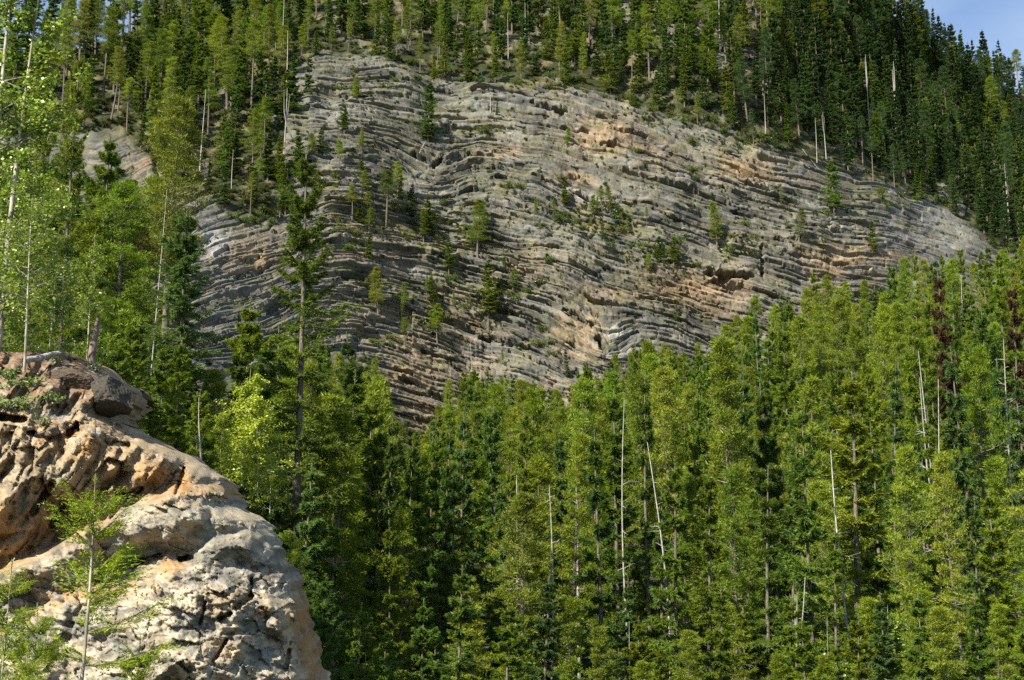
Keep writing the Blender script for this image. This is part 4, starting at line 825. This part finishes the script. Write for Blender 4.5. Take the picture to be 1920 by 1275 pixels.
def scatter_stones():
    cols = [(.40, .33, .22), (.30, .26, .20), (.36, .24, .11), (.46, .42, .34), (.22, .19, .15), (.33, .25, .15)]
    zones = [(150, 815, 90, 16, 40, .05, .16), (410, 930, 42, 16, 34, .03, .10), (200, 800, 50, 22, 26, .03, .09), (60, 760, 70, 26, 22, .03, .08), (330, 870, 60, 14, 14, .03, .08), (440, 1080, 90, 60, 26, .03, .09), (560, 1150, 20, 70, 14, .04, .10), (300, 1050, 60, 10, 14, .03, .08), (140, 1105, 90, 14, 16, .03, .10), (470, 985, 30, 10, 10, .03, .07), (350, 1200, 120, 60, 22, .03, .10)]
    for cx, cy, rx, ry, n, s0, s1 in zones:
        for _ in range(n):
            px = cx + rng.normal(0, rx * .6); py = cy + rng.normal(0, ry * .6); xr = float(np.interp(py, ORIGHT[:, 0], ORIGHT[:, 1]))
            if px > xr - 8 or px < -30 or py > 1290: continue
            s = float(rng.uniform(s0, s1)); c = cols[int(rng.integers(len(cols)))]; j = rng.uniform(.8, 1.15)
            out_rock('stone', STONES[int(rng.integers(9))], px, py, (s, s, s), (c[0] * j, c[1] * j, c[2] * j), tuple(rng.uniform(-1, 1, 3)), s * .25)
scatter_stones()
# fallen grey log on top of the outcrop, brown stump behind it
log('fallen_log', out_pt(48, 690) + np.array([0, -.12, .13]), out_pt(112, 682) + np.array([0, -.1, .2]), .07, 'grey weathered log lying on top of the outcrop', 'deadwood', .8)
g = Geo(); st_ = np.array([[0, 0, 0], [.01, 0, .4], [.05, 0, .8], [.09, 0, 1.18]]); g.tube(st_, [.10, .085, .075, .05], 9)
for k in range(5): g.tube(np.array([[.09 + .03 * math.cos(k * 1.3), .03 * math.sin(k * 1.3), 1.1], [.10 + .04 * math.cos(k * 1.3), .04 * math.sin(k * 1.3), 1.2 + .03 * k]]), [.022, .004], 4)
e = link('tree_stump', None, loc=tuple(at(170, 695, 30.5))); link('trunk', g.build('trunk', M['stump'], True), e); tag(e, 'brown broken stump standing behind the dark overhanging boulder', 'stump')

# ------------------------------------------------------------------ nearer trees on the left
def ground_tree(name, parts, h0, px, ptop, Y, color, label, base_py=None, lean=(0, 0), wide=1.0, cat='tree', rotz=None, group=None):
    """stands on the ground at distance Y; its tip reaches ptop in the photograph"""
    X = float(at(px, ptop, Y)[0]); z = float(ground_z(X, Y)) if base_py is None else float(at(px, base_py, Y)[2])
    H = float(at(px, ptop, Y)[2]) - z + .1
    return plant(name, parts, (X, Y, z - .1), H / h0, float(rng.uniform(0, 6.28)) if rotz is None else rotz, lean, color, label, cat, group, wide)
ASP = [aspen(800, 9.0, 1.5, .10, 80, 16000, .072, .085, True), aspen(801, 5.0, 1.05, .3, 40, 4200, .062, .035), aspen(802, 5.0, 1.25, .05, 50, 8000, .085, .03), aspen(803, 8.0, 1.4, .1, 60, 11000, .075, .05)]
LEAF = (.20, .27, .032); YLEAF = (.33, .38, .032)
ground_tree('aspen_tree', ASP[0], 9.0, 44, -120, 29.0, LEAF, 'twin-trunked aspen with bright green leaves rising past the top edge of the photo', 700, rotz=0.0)
ground_tree('aspen_tree', ASP[1], 5.0, 72, 330, 27.5, LEAF, 'slender pale-stemmed aspen growing out of the top of the outcrop', 688)
ground_tree('aspen_tree', ASP[3], 8.0, -40, 40, 33.0, (.14, .20, .032), 'leafy aspen cut by the photo edge beside the twin-trunked aspen', 700)
ground_tree('aspen_tree', ASP[3], 8.0, 108, 430, 36.0, (.13, .19, .034), 'bushy aspen behind the slender pale-stemmed aspen', 720, rotz=1.2)
ground_tree('aspen_tree', ASP[2], 5.0, 462, 690, 46.0, YLEAF, 'tallest yellow-green leafy bush above the right edge of the outcrop', 905)
ground_tree('aspen_tree', ASP[2], 5.0, 415, 765, 44.0, YLEAF, 'yellow-green leafy bush touching the outcrop slope, nearest the young spruces', 900, rotz=2.0)
ground_tree('aspen_tree', ASP[2], 5.0, 512, 790, 47.0, (.20, .25, .032), 'yellow-green leafy bush between the outcrop brow and the big pine', 960, rotz=4.0)
ground_tree('aspen_tree', ASP[2], 5.0, 552, 985, 42.0, YLEAF, 'yellow-green leafy bush low against the right flank of the outcrop', 1160, rotz=3.0)
ground_tree('aspen_tree', ASP[2], 5.0, 1648, 1135, 57.0, (.17, .24, .035), 'leafy green deciduous tree low in the conifer forest', None, rotz=1.0)
ground_tree('aspen_tree', ASP[3], 8.0, 178, 440, 40.0, (.19, .255, .034), 'leafy aspen directly behind the brown stump', 720, rotz=2.2)
ground_tree('aspen_tree', ASP[3], 8.0, 25, 300, 37.0, (.18, .245, .034), 'leafy aspen low at the photo edge under the twin-trunked aspen', 720, rotz=3.1)
ground_tree('aspen_tree', ASP[2], 5.0, 490, 735, 45.0, YLEAF, 'yellow-green leafy bush just right of the tallest leafy bush', 930, rotz=5.0)
HERO_PINE = spruce(820, 18.0, R=3.3, cb=.06, nb=125, K=11, PT=6, nbl=4, bl=.19, bw=.042, droop=.12, shape=.78, sparse=.22, twig_len=.4, upturn=.42)
ground_tree('pine_tree', HERO_PINE, 18.0, 575, 282, 62.0, (.110, .145, .026), 'tall spreading pine with dark trunk standing clear in front of the cliff', 1075)
HERO_SPRUCE = spruce(821, 9.5, R=1.75, cb=.10, nb=110, K=11, PT=6, nbl=4, bl=.13, bw=.032, droop=.3, shape=.72, sparse=.12)
ground_tree('spruce_tree', HERO_SPRUCE, 9.5, 355, 392, 58.0, (.11, .165, .05), 'dense blue-green spruce with full rounded crown left of the tall spreading pine', 840, wide=1.1)
CANDLE = pine(822, 11.0, R=1.5, cb=.3, nb=85, K=7, nbl=44, bl=.17, bw=.034, puff=.22, up=.5, dead=16, shape=.5)
ground_tree('pine_tree', CANDLE, 11.0, 332, 203, 75.0, (.165, .18, .03), 'yellowish pine with upright candle shoots left of the cliff', 640, wide=1.2)
ground_tree('pine_tree', CANDLE, 11.0, 232, 345, 62.0, (.155, .22, .024), 'bright green pine with upright candle shoots behind the outcrop', 720, wide=1.3)
ground_tree('pine_tree', CANDLE, 11.0, 262, 430, 66.0, (.12, .12, .03), 'olive pine close behind the bright green candle-shoot pine', 740, wide=1.1)
ground_tree('pine_tree', HERO_PINE, 18.0, 152, 92, 46.0, (.18, .205, .03), 'tall loose pine with pale trunk just behind the twin-trunked aspen', 760, wide=.6)
ground_tree('pine_tree', HERO_PINE, 18.0, 95, 150, 52.0, (.16, .19, .03), 'loose pine half hidden behind the twin-trunked aspen', 760, wide=.6)
ground_tree('fir_tree', PROTO['fir_tree'][0][1], 18.0, 200, 250, 66.0, (.145, .185, .028), 'loose green fir between the tall loose pine and the candle-shoot pines', 760, wide=1.0)
ground_tree('fir_tree', PROTO['fir_tree'][1][1], 18.0, 20, 120, 60.0, (.10, .135, .03), 'green fir behind the leaves at the photo edge', 760)
YOUNG = [spruce(830 + k, 6.0, R=[1.25, 1.05, 1.4][k], cb=.03, nb=[85, 75, 90][k], K=11, PT=6, nbl=4, bl=.10, bw=.024, droop=.12, shape=.9, sparse=.15, trunk_r=.05, upturn=.3, br=.5) for k in range(3)]
young = [(262, 600, 52, 'tall'), (312, 655, 50, ''), (346, 640, 49, ''), (215, 640, 48, ''), (285, 740, 44, ''), (375, 730, 47, ''), (240, 720, 42, ''), (180, 610, 50, ''), (130, 590, 48, ''), (30, 560, 46, ''), (330, 780, 42, ''), (440, 800, 52, ''), (395, 810, 43, '')]
yl = ['tallest young spruce above the dark overhanging boulder', 'young spruce below the blue-green spruce, left of its trunk', 'young spruce directly below the trunk of the blue-green spruce', 'young spruce right of the brown stump', 'short young spruce above the outcrop slope', 'young spruce right of the blue-green spruce trunk', 'young spruce just right of the overhanging boulder', 'young spruce directly behind the brown stump', 'young spruce between the slender aspen and the stump', 'young spruce at the photo edge behind the outcrop top', 'low young spruce at the outcrop slope, beside the leafy bush', 'young spruce between the two taller leafy bushes', 'small young spruce tucked under the leafy bush']
for k, (px, tp, Y, _) in enumerate(young):
    ground_tree('spruce_tree', YOUNG[k % 3], 6.0, px, tp, Y, [(.16, .215, .028), (.14, .195, .03), (.175, .225, .026)][k % 3], yl[k], tp + 300, wide=[1.0, 1.15, .9][k % 3])
ground_tree('fir_tree', PROTO['fir_tree'][3][1], 18.0, 606, 830, 68.0, (.185, .18, .022), 'yellowish fir with brown-tinged boughs at the right flank of the outcrop', 1330, wide=1.1)
ground_tree('spruce_tree', YOUNG[0], 6.0, 598, 1075, 38.0, (.075, .13, .03), 'dark young spruce touching the right edge of the outcrop', 1420)
ground_tree('spruce_tree', YOUNG[1], 6.0, 690, 1150, 48.0, (.11, .15, .028), 'young spruce beyond the foot of the outcrop', 1420)
ground_tree('dead_tree', PROTO['dead_tree'][2][1], 14.0, 302, 355, 70.0, (.4, .38, .34), 'thin grey snag left of the blue-green spruce', 700, lean=(0, .03), wide=.7)
ground_tree('dead_tree', PROTO['dead_tree'][0][1], 14.0, 385, 745, 40.0, (.4, .38, .34), 'small bare grey sapling above the outcrop slope', 880, wide=2.2)
# conifers filling the slope behind them
FILL_L = [(185, 400, 62), (225, 500, 66), (265, 600, 70), (140, 440, 58), (100, 520, 60), (60, 560, 56), (290, 680, 62), (315, 560, 96), (340, 640, 84), (20, 420, 64), (240, 600, 58), (205, 560, 54), (165, 560, 56), (245, 330, 100), (215, 300, 110), (180, 260, 120), (140, 250, 115), (90, 270, 105), (40, 230, 110), (460, 700, 92), (500, 690, 98), (420, 730, 88), (390, 660, 104), (170, 330, 78), (120, 380, 84), (60, 330, 90), (10, 300, 80), (205, 450, 74), (250, 540, 82), (280, 560, 90), (400, 690, 66), (480, 560, 88), (455, 650, 70), (520, 640, 74), (545, 700, 66), (640, 690, 72), (670, 660, 84), (620, 740, 68), (700, 740, 80), (510, 830, 60), (560, 860, 58), (660, 850, 66), (640, 960, 56), (430, 760, 64), (350, 700, 72), (300, 620, 78), (90, 450, 70), (40, 480, 66), (150, 500, 68), (720, 800, 84), (690, 780, 90), (540, 600, 96), (655, 620, 98)]
for px, tp, Y in FILL_L:
    kind = ['pine_tree', 'spruce_tree', 'fir_tree'][int(rng.integers(3))]; X = float(at(px, tp, Y)[0]); z = float(ground_z(X, Y)); H = float(at(px, tp, Y)[2]) - z
    put(kind, (X, Y, z - .1), max(H, 4), 'left', color=(.16, .20, .026) if kind == 'pine_tree' else None, wide=1.15)

for k in range(64):
    Y = float(rng.uniform(49, 60)); px = 650 + 1290 * (k + float(rng.random())) / 64; X = (px - PCX) / FPX * Y; z = float(ground_z(X, Y)); H = float(rng.uniform(4.2, 8.2))
    put(['fir_tree', 'spruce_tree', 'fir_tree', 'pine_tree'][k % 4], (X, Y, z - .1), H, 'lower', wide=1.3, which=[0, 0, 3, 5][k % 4])
# saplings right in front of the camera
SAP = [spruce(850 + k, 3.0, R=[1.15, .9, 1.0][k], cb=.02, nb=[75, 65, 70][k], K=18, PT=4, nbl=3, br=.35, bl=.036, bw=.007, droop=.05, shape=.85, sparse=.42, trunk_r=[.026, .02, .02][k], twig_len=.2, upturn=.35, min_bl=.05, mats=('aspen_bark', 'twig', 'needles')) for k in range(3)]
for k, (px, tp, Y, w, lab) in enumerate([(146, 888, 15.0, 1.0, 'sparse young conifer with pale stem in front of the outcrop face'), (12, 1050, 14.0, 1.0, 'young conifer at the photo corner in front of the outcrop'), (85, 1130, 14.5, .9, 'low young conifer between the pale-stemmed sapling and the photo corner'), (255, 1190, 15.5, .9, 'low young conifer right of the pale-stemmed sapling'), (40, 1205, 12.5, .9, 'lowest bright young conifer at the bottom of the photo corner')]):
    ground_tree('conifer_sapling', SAP[k % 3], 3.0, px, tp, Y, [(.23, .28, .028), (.22, .265, .03), (.21, .26, .03), (.22, .27, .03), (.25, .29, .028)][k], lab, None, wide=w, cat='sapling')
# green leaves in the soil on top of the outcrop
VINE = [shrub_parts(870 + k, .3, .22, 150, .055, .05, True) for k in range(3)]
vl = ['leafy green plant low in the soil at the photo edge', 'largest leafy plant on the brown soil of the outcrop', 'leafy plant just under the hollow of the brown bank', 'leafy plant beside the foot of the slender aspen', 'leafy sprig hanging over the dark boulder', 'leafy plant at the lip above the cream boulder', 'small leafy sprig on the grey log', 'leafy plant midway along the brown bank', 'leafy plant in the lower corner of the brown bank', 'leafy tuft above the dark hollow']
for k, (px, py, s) in enumerate([(18, 708, 1.0), (35, 735, 1.2), (60, 772, 1.0), (72, 722, .9), (175, 695, .8), (80, 796, .8), (112, 682, .7), (95, 755, 1.0), (15, 765, 1.0), (45, 760, .9)]):
    plant('leafy_plant', VINE[k % 3], tuple(out_pt(px, py) + np.array([0, -.1, -.05])), s, float(rng.uniform(0, 6)), (.35, 0), (.13, .20, .03), vl[k], 'plant')

# dead trunks that stand out in the forest
HERO_SNAG = [snag(440 + k, 14.0, r0=[.07, .08, .075, .085][k], nbr=[22, 14, 26, 14][k], brl=1.6, fork=(k == 3), single=True, bend=.03) for k in range(4)]
for px, tp, bp_, Y, ln, k, w, lab in [(940, 890, None, 60, -.075, 2, 1.0, 'leaning white dead trunk in the middle of the forest'), (1026, 912, None, 61, -.012, 0, 1.1, 'upright white dead trunk right of the leaning white trunk'), (1468, 1085, None, 60, -.03, 3, 1.5, 'short forked white dead tree low in the forest'), (1733, 668, None, 84, 0, 3, .8, 'forked white dead top high in the forest at right'),
                                   (888, 640, 760, 215, 0, 1, 1.3, 'thin pale snag at the foot of the cliff above the forest centre'), (1188, 1165, None, 60, 0, 1, .8, 'thin dark snag at the bottom of the forest'), (1560, 1155, None, 60, 0, 0, .8, 'thin grey snag beside the leafy deciduous tree'), (1240, 830, None, 70, -.02, 1, 1.0, 'long pale trunk right of the forest centre'), (1178, 745, None, 84, -.01, 1, .75, 'slim grey snag near the forest top, right of centre'), (1585, 835, None, 68, -.07, 1, 1.2, 'long leaning grey trunk in the forest at right'), (1885, 640, None, 90, 0, 2, .9, 'twiggy grey snag near the photo edge at right')]:
    ground_tree('dead_tree', HERO_SNAG[k], 14.0, px + 0, tp, Y, (.4, .38, .34), lab, bp_, lean=(0, ln), wide=w)
ground_tree('pine_tree', PROTO['pine_tree'][3][1], 18.0, 976, 925, 58.5, (.14, .16, .026), 'thin-crowned pine with stout bare trunk between the two white dead trunks', None, wide=1.2)
ground_tree('fir_tree', PROTO['fir_tree'][0][1], 18.0, 1582, 695, 74.0, (.19, .215, .024), 'pale yellow-green fir standing out in the forest at right', None, wide=1.2)
RUST = (.095, .066, .038)
for px, tp, bp_, Y, lab in [(1764, 500, None, 118, 'rust-brown dead spruce at the forest top beside the cliff end'), (1890, 520, None, 118, 'narrow rust-brown dead spruce near the photo edge'), (640, 1230, 1420, 62, 'small rust-tinged spruce at the foot of the outcrop')]:
    ground_tree('spruce_tree', PROTO['spruce_tree'][4][1], 18.0, px, tp, Y, RUST, lab, bp_, wide=.8)
P = at(157, 92, float(hill_y(157, 92))); plant('spruce_tree', PROTO['spruce_tree'][4][1], tuple(P), 17.0 / 18, 0, (0, 0), (.12, .06, .035), 'reddish dead spruce against the sky above the left slope', 'tree')
# ------------------------------------------------------------------ what nobody could count: undergrowth, and the trees beyond the counted ones
def gn_scatter(name, pts, scl, rot, idx, protos, label=None):
    """protos: list of [(mesh, colour), ...]; each becomes one instance source"""
    me = bpy.data.meshes.new(name); me.vertices.add(len(pts)); me.vertices.foreach_set('co', np.asarray(pts, np.float32).ravel())
    for k, v, ty in (('scl', scl, 'FLOAT'), ('rot', rot, 'FLOAT'), ('idx', idx, 'INT')):
        a = me.attributes.new(k, ty, 'POINT'); a.data.foreach_set('value', np.asarray(v, np.float32 if ty == 'FLOAT' else np.int32))
    o = link(name, me); ng = bpy.data.node_groups.new(name, 'GeometryNodeTree')
    ng.interface.new_socket('Geometry', in_out='INPUT', socket_type='NodeSocketGeometry'); ng.interface.new_socket('Geometry', in_out='OUTPUT', socket_type='NodeSocketGeometry')
    N = ng.nodes.new; L = ng.links.new; gi = N('NodeGroupInput'); go = N('NodeGroupOutput'); ip = N('GeometryNodeInstanceOnPoints'); jn = N('GeometryNodeJoinGeometry')
    for q, parts in reversed(list(enumerate(protos))):
        c = bpy.data.collections.new('%s_source' % name)
        for m, colr in parts:
            s = bpy.data.objects.new('%s_source' % name, m); s.color = (*colr, 1); c.objects.link(s)
        ci = N('GeometryNodeCollectionInfo'); ci.inputs['Collection'].default_value = c; ci.inputs['Separate Children'].default_value = False; L(ci.outputs[0], jn.inputs[0])
    def attr(n, t):
        a = N('GeometryNodeInputNamedAttribute'); a.data_type = t; a.inputs['Name'].default_value = n; return a.outputs[0]
    ip.inputs['Pick Instance'].default_value = True
    cx = N('ShaderNodeCombineXYZ'); L(attr('rot', 'FLOAT'), cx.inputs[2]); er = N('FunctionNodeEulerToRotation'); L(cx.outputs[0], er.inputs[0]); L(er.outputs[0], ip.inputs['Rotation'])
    L(gi.outputs[0], ip.inputs['Points']); L(jn.outputs[0], ip.inputs['Instance']); L(attr('idx', 'INT'), ip.inputs['Instance Index']); L(attr('scl', 'FLOAT'), ip.inputs['Scale']); L(ip.outputs[0], go.inputs[0])
    md = o.modifiers.new('scatter', 'NODES'); md.node_group = ng
    return tag(o, label, None, None, 'stuff')
def undergrowth():
    protos = []
    for k, c in enumerate([(.075, .095, .022), (.06, .085, .022), (.10, .10, .03), (.05, .07, .02)]): m = SHRUBS[k][1][1].copy(); m.materials.clear(); m.materials.append(foliage_mat('brush', .34, gloss=.02, fixed=c)); protos.append([(SHRUBS[k][0][1], c), (m, c)])
    pts = []; scl = []
    for _ in range(9000):
        px = rng.uniform(-80, 2000); py = rng.uniform(-10, 520)
        if py < max(ridge_py(px), -10) or py > top_py(px) - 4: continue
        pts.append((px, py)); scl.append(rng.uniform(.35, 1.1))
    pts = pts[:2600]; scl = scl[:2600]
    P = hill_pt([p[0] for p in pts], [p[1] for p in pts])
    X = rng.uniform(-60, 130, 5200); Y = rng.uniform(45, 235, 5200); px = PCX + FPX * X / Y; k = (px > 480) & (px < 2000); X = X[k]; Y = Y[k]
    G = np.stack([X, Y, ground_z(X, Y) - .1], -1); X2 = rng.uniform(-70, -5, 1500); Y2 = rng.uniform(36, 130, 1500); G2 = np.stack([X2, Y2, ground_z(X2, Y2) - .1], -1)
    C = []
    for cx, cy, rx, ry, q in [(680, 380, 70, 150, 150), (800, 430, 90, 60, 150), (1120, 425, 90, 30, 170), (1235, 490, 70, 45, 110), (840, 580, 90, 60, 120), (950, 560, 60, 50, 60), (900, 240, 150, 50, 80), (1250, 215, 110, 25, 90), (1420, 262, 90, 20, 80), (1040, 168, 170, 18, 90), (1680, 372, 100, 26, 80), (1400, 460, 60, 30, 50), (700, 165, 120, 35, 60), (1180, 330, 180, 60, 90), (1500, 410, 120, 50, 60)]:
        for _ in range(q):
            x, y = cx + rng.normal(0, rx * .6), cy + rng.normal(0, ry * .6)
            if y > top_py(x) - 6: C.append((x, y))
    C = hill_pt([p[0] for p in C], [p[1] for p in C]) - np.array([0, 0, .1]); scl = np.concatenate([scl, rng.uniform(.2, .6, len(C))]); P = np.concatenate([P, C])
    pts = np.concatenate([P, G, G2]); scl = np.concatenate([scl, rng.uniform(.4, 1.4, len(G)), rng.uniform(.3, 1.0, len(G2))])
    gn_scatter('undergrowth', pts, scl, rng.uniform(0, 6.28, len(pts)), rng.integers(0, 4, len(pts)), protos, 'low green shrubs and brush covering the forest floor')
undergrowth()

def forest_mass():
    if not FILL: return
    keys = {}; protos = []; idx = []; mats = {}
    for kind, k, loc, s, turn, col in FILL:
        dark = kind == 'spruce_tree' and col[1] < .115; key = (kind, k, dark)  # deep-green spruces, among them those tinted for the far-right slope's shade
        if key not in keys:
            c = (.066, .122, .040) if dark else {'spruce_tree': (.105, .178, .032), 'pine_tree': (.175, .232, .026), 'fir_tree': (.138, .212, .026), 'dead_tree': (.3, .28, .25)}[kind]
            parts = []
            for pn, me in PROTO[kind][k][1]:
                if pn == 'crown':
                    if c not in mats: mats[c] = foliage_mat('forest_needles', .34, gloss=.02, fixed=c)
                    me = me.copy(); me.materials.clear(); me.materials.append(mats[c])
                parts.append((me, c))
            keys[key] = len(protos); protos.append(parts)
        idx.append(keys[key])
    gn_scatter('forest', [q[2] for q in FILL], [q[3] for q in FILL], [q[4] for q in FILL], idx, protos, 'conifers filling the gaps of the forest between the nearer trees')
forest_mass()

# ------------------------------------------------------------------ words that single out every tree and shrub
ORD = ['first', 'second', 'third', 'fourth', 'fifth', 'sixth', 'seventh', 'eighth', 'ninth', 'tenth', 'eleventh', 'twelfth', 'thirteenth', 'fourteenth', 'fifteenth', 'sixteenth', 'seventeenth', 'eighteenth', 'nineteenth', 'twentieth', 'twenty-first', 'twenty-second', 'twenty-third', 'twenty-fourth', 'twenty-fifth', 'twenty-sixth', 'twenty-seventh', 'twenty-eighth', 'twenty-ninth', 'thirtieth']
UPZ = [(-200, 'above the leafy aspens'), (170, 'over the candle-shoot pines'), (330, 'above the tilted ledges'), (450, 'in the gully beside tilted ledges'), (560, 'over the highest cliff corner'), (700, 'over the flat upper beds'), (850, 'over the white pole'), (980, 'over the dark cleft'), (1110, 'left of the upper rock face'), (1230, 'below the upper rock face'), (1350, 'right of the upper rock face'), (1470, 'where the shade begins'), (1590, 'in the shaded forest'), (1690, 'on the shaded ridge'), (1800, 'at the dark far ridge')]
LOZ = [(-200, 'left of the outcrop brow'), (600, 'beside the tall spreading pine'), (720, 'under the rock foot'), (820, 'left of the leaning white trunk'), (920, 'around the two white trunks'), (1050, 'right of the two white trunks'), (1150, 'under the long pale trunk'), (1270, 'left of the forked dead tree'), (1400, 'above the forked dead tree'), (1520, 'around the pale yellow-green fir'), (1640, 'above the leafy deciduous tree'), (1760, 'below the rust-brown dead spruce'), (1870, 'at the photo edge')]
CLZ = [(-200, 'on the tilted ledges'), (560, 'in the gully behind the pine'), (700, 'on the left cliff beds'), (790, 'below the tall cliff fir'), (880, 'around the small anticline'), (990, 'on the middle cliff beds'), (1110, 'on the mid-cliff ledges'), (1220, 'above the big overhang'), (1360, 'on the right cliff beds'), (1500, 'near the cliff end'), (1640, 'at the cliff end')]
def zone_of(z, px): return [n for x, n in z if px >= x][-1]
def name_the_trees():
    cells = {}
    for e, kind, bx, by, ty, H, zone, pid in PLANTED:
        if e.get('label'): continue
        word = {'spruce_tree': 'spruce', 'pine_tree': 'pine', 'fir_tree': 'fir', 'dead_tree': 'grey snag', 'shrub': 'shrub'}[kind]
        if zone == 'upper':
            d = top_py(bx) - by; row = 'at the brink' if d < 35 else ('up the slope' if d < 95 else 'high on the slope'); z = zone_of(UPZ, bx); g = 'trees on the slope above the cliff'
        elif zone in ('lower', 'left'):
            row = 'in the front row' if by > 1275 else ('in middle rows' if by > 1060 else ('in the rear rows' if by > 900 else 'at the cliff foot')); z = zone_of(LOZ, bx); g = 'trees of the forest below the cliff'
            if zone == 'left': row = 'behind the outcrop'; z = 'with its top among the aspens' if bx < 240 else ('below the blue-green spruce' if bx < 440 else 'around spreading pine')
        else:
            row = 'along the cliff brink' if zone == 'brink' else ('high on the cliff' if by < 260 else ('midway up cliff' if by < 480 else 'low on the cliff')); z = zone_of(CLZ, bx); g = 'shrubs on the cliff' if kind == 'shrub' else 'trees growing on the cliff'
        cells.setdefault((word, row, z, g), []).append((bx, e))
    for (word, row, z, g), m in cells.items():
        m.sort(key=lambda q: q[0])
        for k, (_, e) in enumerate(m):
            c = [ch for ch in e.children if ch.name.startswith('crown')]; c = c[0].color if c else (0, 0, 0)
            tone = '' if word == 'grey snag' else ('dark green ' if c[1] < .15 else ('yellow-green ' if c[0] > .155 else 'green ')); many = len(m) > 1
            e['label'] = '%s%s %s, %s%s' % (tone, word, row, z, ', %s from left' % ORD[min(k, 29)] if many else ''); e['group'] = g
            if len(e['label'].split()) > 16: e['label'] = e['label'].replace(' the ', ' ')
name_the_trees()
